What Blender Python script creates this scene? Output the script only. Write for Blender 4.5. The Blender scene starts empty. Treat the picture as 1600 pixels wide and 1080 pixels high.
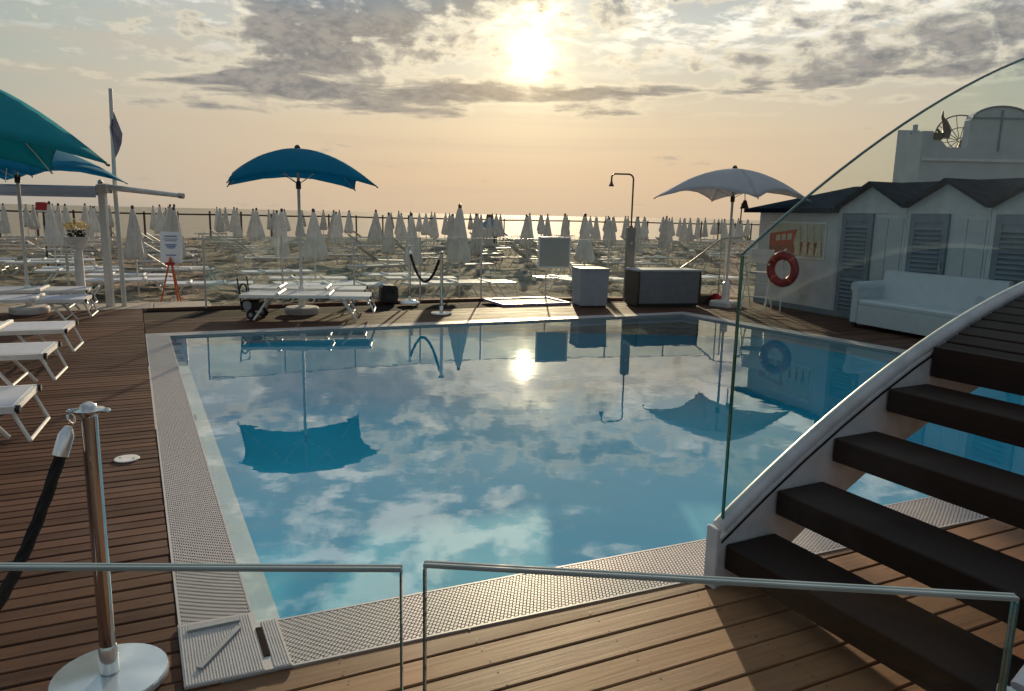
import bpy, bmesh, math, random
from mathutils import Vector, Matrix
random.seed(7)
S = bpy.context.scene
C = S.collection
rad = math.radians

# ------------------------------------------------------------------ camera
cam_d = bpy.data.cameras.new('camera'); cam = bpy.data.objects.new('camera', cam_d); C.objects.link(cam)
cam_d.sensor_width = 36; cam_d.lens = 25.875; cam_d.clip_start = 0.05; cam_d.clip_end = 20000
_f = Vector((0, .98462802, -.17466445)); _r = Vector((.99975809, .00384169, .02165658)); _d = Vector((.02199468, -.17462219, -.98438982))
cam.matrix_world = Matrix(((_r.x, -_d.x, -_f.x, 0), (_r.y, -_d.y, -_f.y, 0), (_r.z, -_d.z, -_f.z, 1.65), (0, 0, 0, 1)))
S.camera = cam
S.view_settings.view_transform = 'Standard'; S.view_settings.look = 'None'
S.view_settings.gamma = 1; S.view_settings.exposure = 0.10; S.view_settings.use_curve_mapping = False
S.cycles.use_adaptive_sampling = True; S.cycles.adaptive_threshold = .03; S.cycles.max_bounces = 7; S.cycles.diffuse_bounces = 3; S.cycles.glossy_bounces = 4; S.cycles.transparent_max_bounces = 24; S.cycles.caustics_reflective = False; S.cycles.caustics_refractive = False
S.cycles.use_denoising = True; S.cycles.sample_clamp_indirect = 8

# ------------------------------------------------------------------ node helper
class NT:
    def __init__(s, tree): s.t = tree; s.n = tree.nodes; s.l = tree.links
    def node(s, typ, props=None, **ins):
        nd = s.n.new(typ)
        for k, v in (props or {}).items(): setattr(nd, k, v)
        for k, v in ins.items(): s.set(nd, k, v)
        return nd
    def set(s, nd, k, v):
        i = nd.inputs[int(k[1:])] if (k[0] == 'i' and k[1:].isdigit()) else nd.inputs[k.replace('_', ' ')]
        if isinstance(v, bpy.types.NodeSocket): s.l.new(v, i)
        elif isinstance(v, (tuple, list)) and i.type == 'RGBA' and len(v) == 3: i.default_value = (*v, 1)
        else: i.default_value = v
    def m(s, op, a, b=0.0, c=0.0, clamp=False):
        nd = s.n.new('ShaderNodeMath'); nd.operation = op; nd.use_clamp = clamp
        for i, v in enumerate((a, b, c)): s.set(nd, 'i%d' % i, v)
        return nd.outputs[0]
    def vm(s, op, a, b=(0, 0, 0)):
        nd = s.n.new('ShaderNodeVectorMath'); nd.operation = op
        s.set(nd, 'i0', a); s.set(nd, 'i1', b) if op not in ('NORMALIZE',) else None
        return nd.outputs['Value'] if op in ('DOT_PRODUCT', 'LENGTH') else nd.outputs[0]
    def comb(s, x, y, z=0.0):
        nd = s.n.new('ShaderNodeCombineXYZ')
        for i, v in enumerate((x, y, z)): s.set(nd, 'i%d' % i, v)
        return nd.outputs[0]
    def mix(s, f, a, b, blend='MIX'):
        nd = s.n.new('ShaderNodeMix'); nd.data_type = 'RGBA'; nd.blend_type = blend; nd.clamp_factor = True
        s.set(nd, 'i0', f)
        for i, v in ((6, a), (7, b)):
            if isinstance(v, bpy.types.NodeSocket): s.l.new(v, nd.inputs[i])
            else: nd.inputs[i].default_value = (*v[:3], 1)
        return nd.outputs[2]
    def smooth(s, x, lo, hi):
        nd = s.n.new('ShaderNodeMapRange'); nd.interpolation_type = 'SMOOTHSTEP'
        s.set(nd, 'i0', x); s.set(nd, 'i1', lo); s.set(nd, 'i2', hi); nd.inputs[3].default_value = 0; nd.inputs[4].default_value = 1
        return nd.outputs[0]
    def noise(s, vec, scale=1.0, detail=6.0, rough=.55, dist=0.0, dim='3D', out=0):
        nd = s.n.new('ShaderNodeTexNoise'); nd.noise_dimensions = dim
        if vec is not None: s.set(nd, 'Vector', vec)
        nd.inputs['Scale'].default_value = scale; nd.inputs['Detail'].default_value = detail
        nd.inputs['Roughness'].default_value = rough; nd.inputs['Distortion'].default_value = dist
        return nd.outputs[out]
    def ramp(s, f, stops, interp='LINEAR'):
        nd = s.n.new('ShaderNodeValToRGB'); cr = nd.color_ramp; cr.interpolation = interp
        while len(cr.elements) < len(stops): cr.elements.new(.5)
        for e, (p, c) in zip(cr.elements, stops): e.position = p; e.color = (*c[:3], 1)
        s.set(nd, 'i0', f); return nd.outputs[0]

# ------------------------------------------------------------------ world: hazy evening sky with broken cloud
SUN_AZ, SUN_EL = 0.94, 11.6
w = bpy.data.worlds.new('World'); S.world = w; w.use_nodes = True
t = NT(w.node_tree); t.n.clear()
dirv = t.vm('NORMALIZE', t.node('ShaderNodeTexCoord').outputs['Generated'])
sx = t.node('ShaderNodeSeparateXYZ', i0=dirv); X, Y, Z = sx.outputs
az = t.m('MULTIPLY', t.m('ARCTAN2', X, Y), 57.2958); el = t.m('MULTIPLY', t.m('ARCSINE', Z), 57.2958)
zc = t.m('ADD', t.m('MAXIMUM', Z, 0.0), 0.085)
q = t.comb(t.m('DIVIDE', X, zc), t.m('DIVIDE', Y, zc), 0.0)
sky = t.node('ShaderNodeTexSky', {'sky_type': 'NISHITA', 'sun_disc': False, 'sun_elevation': rad(SUN_EL), 'sun_rotation': rad(SUN_AZ), 'dust_density': 2.5, 'air_density': 1.0, 'ozone_density': 1.5})
elc = t.m('DIVIDE', t.m('MAXIMUM', el, 0.0), 90.0)
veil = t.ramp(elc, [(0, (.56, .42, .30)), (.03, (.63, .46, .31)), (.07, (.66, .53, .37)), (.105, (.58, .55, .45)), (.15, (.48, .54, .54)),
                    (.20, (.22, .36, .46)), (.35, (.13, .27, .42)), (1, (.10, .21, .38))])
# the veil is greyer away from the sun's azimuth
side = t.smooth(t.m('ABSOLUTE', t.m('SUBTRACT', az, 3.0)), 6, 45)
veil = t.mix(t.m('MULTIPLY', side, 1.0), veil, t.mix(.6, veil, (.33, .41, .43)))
base = t.mix(.12, veil, t.vm('MINIMUM', t.vm('MULTIPLY', sky.outputs[0], (.1, .1, .1)), (1.0, .70, .36)))
sd = Vector((math.sin(rad(SUN_AZ)) * math.cos(rad(SUN_EL)), math.cos(rad(SUN_AZ)) * math.cos(rad(SUN_EL)), math.sin(rad(SUN_EL))))
ang = t.m('MULTIPLY', t.m('ARCCOSINE', t.m('MINIMUM', t.vm('DOT_PRODUCT', dirv, tuple(sd)), 1.0)), 57.2958)
def gauss(a0, e0, sa, se, k=1.0):
    a = t.m('DIVIDE', t.m('SUBTRACT', az, a0), sa); b = t.m('DIVIDE', t.m('SUBTRACT', el, e0), se)
    r2 = t.m('ADD', t.m('MULTIPLY', a, a), t.m('MULTIPLY', b, b))
    return t.m('MULTIPLY', t.m('EXPONENT', t.m('MULTIPLY', r2, -1.0)), k)
def gl(sig, k, p=1.0):
    r = t.m('POWER', t.m('DIVIDE', ang, sig), p)
    return t.m('MULTIPLY', t.m('EXPONENT', t.m('MULTIPLY', r, -1.0)), k)
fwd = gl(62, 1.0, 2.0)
base = t.vm('MULTIPLY', base, t.comb(*(3 * [t.m('ADD', .55, t.m('MULTIPLY', fwd, .45))])))  # sky dimmed away from the sun, shaped to lower the ambient light
# wide glow through the veil
base = t.mix(1.0, base, t.mix(1.0, (1, .80, .45), t.comb(*(3 * [t.m('ADD', gl(12, .14), gl(6.0, .30, 1.5))])), 'MULTIPLY'), 'ADD')
# faint horizontal streaks in the low haze
lowst = t.noise(t.comb(t.m('MULTIPLY', az, .03), t.m('MULTIPLY', el, .9), 3.1), 1.0, 4, .5)
base = t.mix(t.m('MULTIPLY', t.smooth(lowst, .48, .7), .22), base, (.60, .45, .33))
# white broken cloud of the upper sky
n2 = t.noise(q, 5.2, 6, .60, .25)
n2b = t.noise(t.vm('ADD', q, (11.3, 4.2, 0)), .75, 2, .5)
cov2 = t.m('ADD', t.m('SUBTRACT', t.m('ADD', t.m('MULTIPLY', n2, .85), t.m('MULTIPLY', n2b, .45)), .69), t.m('ADD', gauss(-14, 20, 12, 4.0, .03), t.m('ADD', gauss(3, 17.8, 15, 2.2, -.10), gauss(6, 27, 28, 4, .07))))
a2 = t.m('MULTIPLY', t.smooth(cov2, -.05, .10), t.smooth(el, 8.5, 16))
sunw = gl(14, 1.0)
wcol = t.mix(sunw, t.mix(t.m('SUBTRACT', 1.0, gl(42, 1.0, 2.0)), t.mix(t.smooth(n2, .45, .75), (1.5, 1.42, 1.27), (1.0, 1.03, 1.05)), (.42, .44, .47)), (1.7, 1.45, 1.0))  # cloud far from the sun greyed, also to cut ambient fill
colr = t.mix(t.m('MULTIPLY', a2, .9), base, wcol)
# low grey cloud: a bank left of the sun, long streaks below it, a looser bank to the right
st = t.noise(t.comb(t.m('MULTIPLY', az, .12), t.m('MULTIPLY', el, .75), 0.0), 1.0, 6, .58, .4)
lump = t.noise(t.comb(t.m('MULTIPLY', az, .36), t.m('MULTIPLY', el, .62), 5.0), 1.0, 6, .58, .3)
lowmix = t.smooth(el, 8.5, 11.0)
nlo = t.m('ADD', t.m('MULTIPLY', st, t.m('SUBTRACT', .75, t.m('MULTIPLY', lowmix, .45))), t.m('MULTIPLY', lump, t.m('ADD', .25, t.m('MULTIPLY', lowmix, .45))))
M = gauss(-15.5, 12.0, 5.0, 2.8, .54)
for g in ((-9, 14.8, 10, 1.7, .50), (-8, 12.3, 4.5, 1.3, .34), (-17, 8.7, 9, 1.1, .40), (-4, 8.7, 9, .9, .40), (11, 8.9, 10, .75, .42), (28, 11.0, 10, 1.7, .36), (15, 11.2, 6, 1.0, .20), (3, 15.0, 7, .9, .26),
          (25, 13.6, 12, 1.2, .24), (-3, 11.5, 4, .8, .22), (-20, 7.0, 8, .6, .30), (-2, 7.4, 12, .5, .30), (-14, 10.2, 8, 1.0, .2), (22, 9.6, 8, .6, .2), (33, 12, 5, 3, .2)):
    M = t.m('ADD', M, gauss(*g))
M = t.m('ADD', M, gauss(4, 17.8, 16, 1.8, .36))
M = t.m('SUBTRACT', M, t.m('MULTIPLY', t.smooth(el, 19.0, 22.0), .5))
val = t.m('SUBTRACT', t.m('ADD', t.m('MULTIPLY', t.m('SUBTRACT', nlo, .5), 2.1), t.m('MINIMUM', M, .52)), .27)
fineN = t.noise(t.comb(t.m('MULTIPLY', az, .9), t.m('MULTIPLY', el, 1.8), 2.0), 1.0, 5, .65, .3)
val = t.m('ADD', val, t.m('MULTIPLY', t.m('SUBTRACT', fineN, .5), .20))
a1 = t.smooth(val, -.09, .24)
rim = t.m('MULTIPLY', t.smooth(val, -.20, .0), t.m('SUBTRACT', 1.0, a1))
nearsun = gl(6.5, 1.0)
colr = t.mix(t.m('MULTIPLY', rim, t.m('MULTIPLY', t.smooth(el, 6, 9), .6)), colr, t.mix(gl(11, 1.0), (.74, .66, .50), (1.35, 1.12, .72)))
dk = t.mix(t.smooth(t.m('ADD', t.m('MULTIPLY', lump, .5), t.m('MULTIPLY', fineN, .5)), .40, .62), (.175, .18, .19), (.34, .315, .285))
dk = t.mix(t.smooth(el, 12.5, 16.5), dk, (.12, .225, .31))
dk = t.mix(t.m('MULTIPLY', nearsun, .8), dk, (.70, .53, .31))
colr = t.mix(t.m('MULTIPLY', a1, .95), colr, dk)
# sun seen through thin cloud, and a brighter gap above it
thin = t.smooth(t.noise(t.comb(t.m('MULTIPLY', az, .5), t.m('MULTIPLY', el, .9), 9.0), 1.0, 6, .6), .34, .60)
core = t.m('ADD', gl(.78, 7.0, 2.0), t.m('MULTIPLY', t.m('ADD', gl(2.0, .8, 2.0), t.m('ADD', gauss(1.3, 14.6, 1.9, .55, 1.4), gauss(.9, 10.3, 1.2, .5, .8))), thin))
colr = t.mix(1.0, colr, t.mix(1.0, (1, .86, .55), t.comb(*(3 * [core])), 'MULTIPLY'), 'ADD')
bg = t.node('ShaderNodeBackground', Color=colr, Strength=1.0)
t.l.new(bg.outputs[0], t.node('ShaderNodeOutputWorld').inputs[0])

# ------------------------------------------------------------------ sun
sl = bpy.data.lights.new('sun', 'SUN'); sl.energy = 5.0; sl.angle = rad(.9); sl.color = (1, .77, .50)
so = bpy.data.objects.new('sun', sl); C.objects.link(so); so.location = sd * 50; so.rotation_euler = sd.to_track_quat('Z', 'Y').to_euler()

# ------------------------------------------------------------------ materials
MATS = {}
def mat(name):
    m = bpy.data.materials.new(name); m.use_nodes = True; tt = NT(m.node_tree); tt.n.clear(); MATS[name] = m
    return m, tt, tt.node('ShaderNodeOutputMaterial')
def plain(name, col, rough=.5, metal=0., var=.12, scale=6., bump=.0, bscale=60., spec=.5, trans=0., dirt=None, rnd=.08):
    m, tt, out = mat(name)
    pos = tt.node('ShaderNodeTexCoord').outputs['Object']
    n = tt.noise(pos, scale, 5, .6)
    rv = tt.m('ADD', tt.m('MULTIPLY', tt.node('ShaderNodeObjectInfo').outputs['Random'], rnd), 1 - rnd / 2)
    c = tt.mix(tt.smooth(n, .3, .7), tuple(x * (1 - var) for x in col), tuple(min(1, x * (1 + var)) for x in col))
    c = tt.vm('MULTIPLY', c, tt.comb(rv, rv, rv))
    if dirt: c = tt.mix(tt.m('MULTIPLY', tt.smooth(tt.noise(pos, scale * .6, 7, .7), .52, .75), .6), c, dirt)
    r = tt.m('ADD', tt.m('MULTIPLY', tt.noise(pos, scale * 3, 3, .5), .2), rough - .1)
    b = tt.node('ShaderNodeBsdfPrincipled', Base_Color=c, Roughness=r, Metallic=metal)
    b.inputs['Specular IOR Level'].default_value = spec
    if bump: tt.set(b, 'Normal', tt.node('ShaderNodeBump', Strength=bump, Distance=.01, Height=tt.noise(pos, bscale, 4, .6)).outputs[0])
    sh = b.outputs[0]
    if trans:
        tr = tt.node('ShaderNodeBsdfTranslucent', Color=c)
        sh = tt.node('ShaderNodeMixShader', i0=trans, i1=sh, i2=tr.outputs[0]).outputs[0]
    tt.l.new(sh, out.inputs[0]); return m
TH = rad(25.5); U = Vector((math.cos(TH), math.sin(TH), 0)); V = Vector((-math.sin(TH), math.cos(TH), 0))
def wood(name, ca, cb, rough=.5, ang=TH, spec=.45):
    m, tt, out = mat(name)
    g = tt.node('ShaderNodeNewGeometry').outputs['Position']
    oi = tt.node('ShaderNodeObjectInfo').outputs['Random']
    mp = tt.node('ShaderNodeMapping', {'vector_type': 'TEXTURE'}, Vector=g, Rotation=(0, 0, ang)).outputs[0]
    sh = tt.vm('ADD', mp, tt.comb(tt.m('MULTIPLY', oi, 37.0), 0.0, tt.m('MULTIPLY', oi, 91.0)))
    grain = tt.noise(tt.vm('MULTIPLY', sh, (1.6, 34, 34)), 1.0, 6, .6, .8)
    blot = tt.noise(tt.vm('MULTIPLY', sh, (1.1, 3.2, 1)), 1.0, 5, .65)
    wear = tt.noise(g, .75, 5, .6)
    f = tt.m('ADD', tt.m('MULTIPLY', tt.m('SUBTRACT', grain, .5), .9), tt.m('ADD', tt.m('MULTIPLY', tt.m('SUBTRACT', blot, .5), 1.0), tt.m('ADD', tt.m('MULTIPLY', oi, .55), .22)))
    c = tt.mix(f, ca, cb)
    c = tt.mix(tt.m('MULTIPLY', tt.smooth(wear, .50, .68), .45), c, tuple(x * .8 + .04 for x in cb))
    c = tt.mix(tt.m('MULTIPLY', tt.smooth(tt.noise(tt.vm('MULTIPLY', sh, (9, 22, 1)), 1.0, 4, .7), .66, .76), .55), c, tuple(x * .45 for x in ca))
    b = tt.node('ShaderNodeBsdfPrincipled', Base_Color=c, Roughness=tt.m('ADD', tt.m('MULTIPLY', blot, .35), rough - .17))
    b.inputs['Specular IOR Level'].default_value = spec
    tt.set(b, 'Normal', tt.node('ShaderNodeBump', Strength=.35, Distance=.004, Height=grain).outputs[0])
    tt.l.new(b.outputs[0], out.inputs[0]); return m
def schlick(tt, f0, normal=None, top=1.0):      # same on both faces of a thin sheet
    g = tt.node('ShaderNodeNewGeometry'); cs = tt.m('ABSOLUTE', tt.vm('DOT_PRODUCT', g.outputs['Incoming'], normal or g.outputs['Normal']))
    return tt.m('ADD', f0, tt.m('MULTIPLY', tt.m('POWER', tt.m('SUBTRACT', 1.0, cs, clamp=True), 5.0), top - f0))
def glass(name, tint, ior=1.5, rough=0.0, smear0=.0, smear1=.05):
    m, tt, out = mat(name)
    fr = schlick(tt, ((ior - 1) / (ior + 1)) ** 2)
    smear = tt.noise(tt.node('ShaderNodeTexCoord').outputs['Object'], 1.7, 5, .6, 1.0)
    tr = tt.node('ShaderNodeBsdfTransparent', Color=tint)
    gl_ = tt.node('ShaderNodeBsdfGlossy', Roughness=rough)
    df = tt.node('ShaderNodeBsdfDiffuse', Color=(.8, .85, .85))
    a = tt.node('ShaderNodeMixShader', i0=tt.m('ADD', tt.m('MULTIPLY', tt.smooth(smear, .45, .8), smear1), smear0), i1=tr.outputs[0], i2=df.outputs[0])
    s = tt.node('ShaderNodeMixShader', i0=fr, i1=a.outputs[0], i2=gl_.outputs[0])
    tt.l.new(s.outputs[0], out.inputs[0]); return m
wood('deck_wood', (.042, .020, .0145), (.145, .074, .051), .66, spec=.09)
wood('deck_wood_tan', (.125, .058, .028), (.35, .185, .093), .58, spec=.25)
wood('tread_wood', (.010, .006, .0045), (.036, .019, .0135), .6, rad(-62.5), .22)
plain('deck_frame', (.008, .006, .005), .95, spec=.1)
plain('white_paint', (.54, .56, .60), .4, dirt=(.36, .35, .32))
plain('white_metal', (.78, .78, .76), .35, var=.06)
plain('cabin_white', (.58, .60, .63), .6, var=.10, scale=2., dirt=(.31, .32, .31), spec=.3)
plain('building_white', (.46, .49, .54), .8, var=.08, scale=1.5)
plain('door_grey', (.17, .22, .27), .5)
plain('roof_dark', (.016, .028, .045), .8, var=.25, scale=5, bump=.3, bscale=25, spec=.0)
plain('teal_fabric', (.004, .25, .43), .8, var=.08, scale=3, bump=.15, bscale=400, trans=.48, spec=.2)
plain('mint_fabric', (.018, .31, .38), .8, var=.06, scale=3, bump=.15, bscale=400, trans=.38, spec=.2)
plain('white_fabric', (.56, .57, .61), .8, var=.05, scale=3, bump=.15, bscale=400, trans=.35, spec=.2)
plain('cream_fabric', (.62, .61, .58), .85, var=.12, scale=4, bump=.2, bscale=200, trans=.14, spec=.2, rnd=.30)
plain('sling', (.50, .54, .63), .75, var=.05, scale=5, bump=.2, bscale=500, spec=.3)
plain('chrome', (.62, .62, .62), .14, 1.0, var=.05)
plain('steel_base', (.80, .83, .86), .12, .65, var=.04, scale=9)
plain('steel', (.42, .41, .39), .3, 1.0)
plain('bronze', (.12, .09, .07), .4, .8)
plain('black_rope', (.008, .008, .009), .85, bump=.5, bscale=300)
plain('black_plastic', (.012, .013, .014), .5)
plain('dark_finial', (.05, .035, .03), .5)
plain('concrete_base', (.62, .63, .64), .75, bump=.3, bscale=80)
plain('chest_grey', (.32, .34, .38), .5, var=.06)
plain('chest_front', (.17, .18, .20), .55, var=.08)
plain('chest_brown', (.055, .04, .03), .6)
plain('red', (.30, .006, .014), .45)
plain('orange', (.50, .10, .03), .6)
plain('grate_white', (.50, .475, .48), .45, var=.05, scale=14)
plain('grate_gap', (.13, .125, .13), .8)
plain('stone_slab', (.28, .25, .22), .85, bump=.4)
plain('pole_white', (.62, .61, .58), .4, var=.05)
plain('print_blue', (.07, .16, .38), .6)
plain('sign_white', (.66, .74, .86), .5, var=.04)
plain('flag_blue', (.10, .11, .16), .8, trans=.2)
plain('flower', (.62, .50, .20), .7, var=.35, scale=30)
plain('leaf', (.02, .03, .015), .6)
plain('lilac', (.36, .27, .40), .4)
plain('post_wood', (.06, .045, .035), .8)
plain('frosted', (.36, .38, .36), .7, var=.05)
plain('panel_paint', (.46, .50, .53), .6, var=.05)
plain('sofa_white', (.55, .61, .66), .6, var=.04, bump=.15, bscale=200)
plain('awning_white', (.60, .66, .78), .35, var=.05)
plain('kiosk_blue', (.10, .22, .33), .7)
plain('photo_sky', (.50, .50, .42), .35); plain('photo_orange', (.48, .10, .05), .35, var=.3, scale=25); plain('photo_cream', (.55, .49, .36), .35, var=.25, scale=20); plain('photo_brown', (.30, .10, .06), .35, var=.5, scale=30)
glass('fence_glass', (.95, .975, .965), 1.42)
glass('stair_glass', (.90, .95, .94), 1.26, 0., .0, .018)
glass('beach_glass', (.93, .965, .95), 1.5, 0., .02, .07)
plain('glass_edge', (.05, .13, .125), .12, var=.2, spec=.8)
plain('glass_edge_green', (.03, .12, .07), .12, var=.2, spec=.8)
plain('glass_edge_pale', (.27, .33, .33), .15, var=.1, spec=.8)
# pool lining, water, sea, sand
plain('pool_liner', (.045, .70, .92), .7, var=.05, scale=1.2)
plain('pool_ledge', (.40, .47, .52), .6, var=.04)
m, tt, out = mat('pool_water')
pos = tt.node('ShaderNodeNewGeometry').outputs['Position']
rip = tt.m('ADD', tt.noise(pos, 1.7, 3, .5), tt.m('MULTIPLY', tt.noise(pos, 7.0, 3, .5), .12))
nrm = tt.node('ShaderNodeBump', Strength=.045, Distance=.03, Height=rip).outputs[0]
fr = schlick(tt, .25, nrm, .88)
s = tt.node('ShaderNodeMixShader', i0=fr, i1=tt.node('ShaderNodeBsdfTransparent', Color=(.86, .95, .97)).outputs[0], i2=tt.node('ShaderNodeBsdfGlossy', Roughness=.012, Normal=nrm).outputs[0])
tt.l.new(s.outputs[0], out.inputs[0])
m, tt, out = mat('sea_water')
pos = tt.node('ShaderNodeNewGeometry').outputs['Position']
wv = tt.noise(tt.vm('MULTIPLY', pos, (.25, .5, .3)), 1.0, 5, .6)
b = tt.node('ShaderNodeBsdfPrincipled', Base_Color=(.26, .24, .20), Roughness=.80, Normal=tt.node('ShaderNodeBump', Strength=.2, Distance=.25, Height=wv).outputs[0])  # pale base colour holds the cream of the reflected sky
b.inputs['Specular IOR Level'].default_value = .15
tt.l.new(b.outputs[0], out.inputs[0])
m, tt, out = mat('sand')
pos = tt.node('ShaderNodeNewGeometry').outputs['Position']
n = tt.noise(pos, 1.3, 8, .65)
c = tt.mix(tt.smooth(tt.m('ADD', tt.m('MULTIPLY', n, .5), tt.m('MULTIPLY', tt.noise(pos, 6.0, 6, .7), .5)), .40, .60), (.085, .070, .050), (.34, .285, .215))
c = tt.mix(tt.m('MULTIPLY', tt.smooth(tt.noise(pos, 5.5, 4, .6), .58, .7), .5), c, (.07, .06, .035))
b = tt.node('ShaderNodeBsdfPrincipled', Base_Color=c, Roughness=.95, Normal=tt.node('ShaderNodeBump', Strength=.9, Distance=.12, Height=tt.noise(pos, 3.5, 7, .7)).outputs[0])
b.inputs['Specular IOR Level'].default_value = .2
tt.l.new(b.outputs[0], out.inputs[0])

# ------------------------------------------------------------------ mesh helpers
class MB:
    def __init__(s): s.v = []; s.f = []
    def add(s, vs, fs):
        o = len(s.v); s.v += [tuple(x) for x in vs]; s.f += [tuple(i + o for i in f) for f in fs]; return s
    def box(s, c, size, rz=0., M=None, ch=0.):
        x, y, z = [k / 2 for k in size]
        if ch:
            prof = [(-x, -y + ch), (-x + ch, -y), (x - ch, -y), (x, -y + ch), (x, y - ch), (x - ch, y), (-x + ch, y), (-x, y - ch)]
            vs = [(a, b, -z) for a, b in prof] + [(a, b, z - ch) for a, b in prof] + [(a * (1 - ch / x), b * (1 - ch / y), z) for a, b in prof]
            n = 8; fs = [tuple(range(n))[::-1], tuple(range(2 * n, 3 * n))]
            for k in (0, n): fs += [(k + i, k + (i + 1) % n, k + n + (i + 1) % n, k + n + i) for i in range(n)]
        else:
            vs = [(a, b, d) for d in (-z, z) for a, b in ((-x, -y), (x, -y), (x, y), (-x, y))]
            fs = [(3, 2, 1, 0), (4, 5, 6, 7), (0, 1, 5, 4), (1, 2, 6, 5), (2, 3, 7, 6), (3, 0, 4, 7)]
        R = M if M else Matrix.Rotation(rz, 3, 'Z'); c = Vector(c)
        return s.add([R @ Vector(p) + c for p in vs], fs)
    def tube(s, pts, r, n=10, caps=True):
        pts = [Vector(p) for p in pts]; rs = r if isinstance(r, (list, tuple)) else [r] * len(pts); vs = []; up = None
        for i, p in enumerate(pts):
            d = (pts[min(i + 1, len(pts) - 1)] - pts[max(i - 1, 0)]).normalized()
            if up is None: up = d.orthogonal().normalized()
            up = (up - d * up.dot(d)); up = up.normalized() if up.length > 1e-6 else d.orthogonal().normalized()
            b = d.cross(up)
            vs += [p + (up * math.cos(2 * math.pi * k / n) + b * math.sin(2 * math.pi * k / n)) * rs[i] for k in range(n)]
        fs = [(i * n + k, i * n + (k + 1) % n, (i + 1) * n + (k + 1) % n, (i + 1) * n + k) for i in range(len(pts) - 1) for k in range(n)]
        if caps: fs += [tuple(range(n))[::-1], tuple(range((len(pts) - 1) * n, len(pts) * n))]
        return s.add(vs, fs)
    def lathe(s, prof, c=(0, 0, 0), n=24):
        vs = [(c[0] + r * math.cos(2 * math.pi * k / n), c[1] + r * math.sin(2 * math.pi * k / n), c[2] + z) for r, z in prof for k in range(n)]
        fs = [(i * n + k, i * n + (k + 1) % n, (i + 1) * n + (k + 1) % n, (i + 1) * n + k) for i in range(len(prof) - 1) for k in range(n)]
        fs += [tuple(range(n))[::-1], tuple(range((len(prof) - 1) * n, len(prof) * n))]
        return s.add(vs, fs)
    def prism(s, poly, off):   # closed polygon (list of 3-D points) swept by a vector
        off = Vector(off); poly = [Vector(p) for p in poly]; n = len(poly)
        return s.add(poly + [p + off for p in poly], [tuple(range(n))[::-1], tuple(range(n, 2 * n))] + [(i, (i + 1) % n, n + (i + 1) % n, n + i) for i in range(n)])
    def torus(s, c, R, r, ax='Z', n=32, k=12, M=None):
        vs = []
        for i in range(n):
            a = 2 * math.pi * i / n
            for j in range(k):
                b = 2 * math.pi * j / k; p = Vector(((R + r * math.cos(b)) * math.cos(a), (R + r * math.cos(b)) * math.sin(a), r * math.sin(b)))
                if M: p = M @ p
                vs.append(p + Vector(c))
        return s.add(vs, [(i * k + j, ((i + 1) % n) * k + j, ((i + 1) % n) * k + (j + 1) % k, i * k + (j + 1) % k) for i in range(n) for j in range(k)])
    def mesh(s, name, mname, smooth=False):
        me = bpy.data.meshes.new(name); me.from_pydata(s.v, [], s.f); me.materials.append(MATS[mname])
        bm = bmesh.new(); bm.from_mesh(me); bmesh.ops.recalc_face_normals(bm, faces=bm.faces); bm.to_mesh(me); bm.free()
        if smooth:
            me.polygons.foreach_set('use_smooth', [True] * len(me.polygons))
            try: me.set_sharp_from_angle(angle=rad(38))
            except Exception: pass
        return me
    def build(s, name, mname, parent=None, smooth=False, loc=None):
        return put(name, s.mesh(name, mname, smooth), parent, loc)
def put(name, me, parent=None, loc=None):
    o = bpy.data.objects.new(name, me); C.objects.link(o)
    if parent: o.parent = parent
    if loc is not None: o.location = loc
    return o
def tag(o, label=None, cat=None, group=None, kind=None):
    for k, v in (('label', label), ('category', cat), ('group', group), ('kind', kind)):
        if v: o[k] = v
    return o
def thing(name, label, cat, loc=(0, 0, 0), rz=0., group=None):
    o = bpy.data.objects.new(name, None); C.objects.link(o); o.location = loc; o.rotation_euler = (0, 0, rz); o.empty_display_size = .2
    return tag(o, label, cat, group)
def copy_tree(o, parent=None):
    c = o.copy(); C.objects.link(c); c.parent = parent
    for ch in list(o.children): copy_tree(ch, c)
    return c
def struct(name, mb, mname, parent=None, smooth=False):
    o = mb.build(name, mname, parent, smooth)
    if not parent: o['kind'] = 'structure'
    return o

# ------------------------------------------------------------------ layout lines (metres, deck level z = 0, camera stands at the origin)
P2 = lambda x, y: Vector((x, y, 0))
NL, FL, FR, NR = P2(-1.01, 2.729), P2(-4.467, 9.456), P2(2.964, 12.827), P2(6.97, 6.21)     # water's edge
def offset_quad(q, ds):
    n = len(q); lines = []
    for i in range(n):
        a, b = q[i], q[(i + 1) % n]; d = (b - a).normalized(); nrm = Vector((-d.y, d.x, 0)); lines.append((a + nrm * ds[i], d))
    out = []
    for i in range(n):
        (p, d), (p2, d2) = lines[i - 1], lines[i]; den = d.x * d2.y - d.y * d2.x; k = ((p2.x - p.x) * d2.y - (p2.y - p.y) * d2.x) / den; out.append(p + d * k)
    return out
POOL = [NL, FL, FR, NR]                                  # clockwise: left, far, right, near edges
OUT = offset_quad(POOL, [.28, .25, .28, .345])           # outer edge of the grating
LEDGE = offset_quad(POOL, [-.13, -.11, -.11, -.10])
W0 = P2(4.967, 15.04); WD = Vector((.34414, -.93892, 0)); WN = Vector((-.93892, -.34414, 0))   # cabin front line and its outward normal

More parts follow.
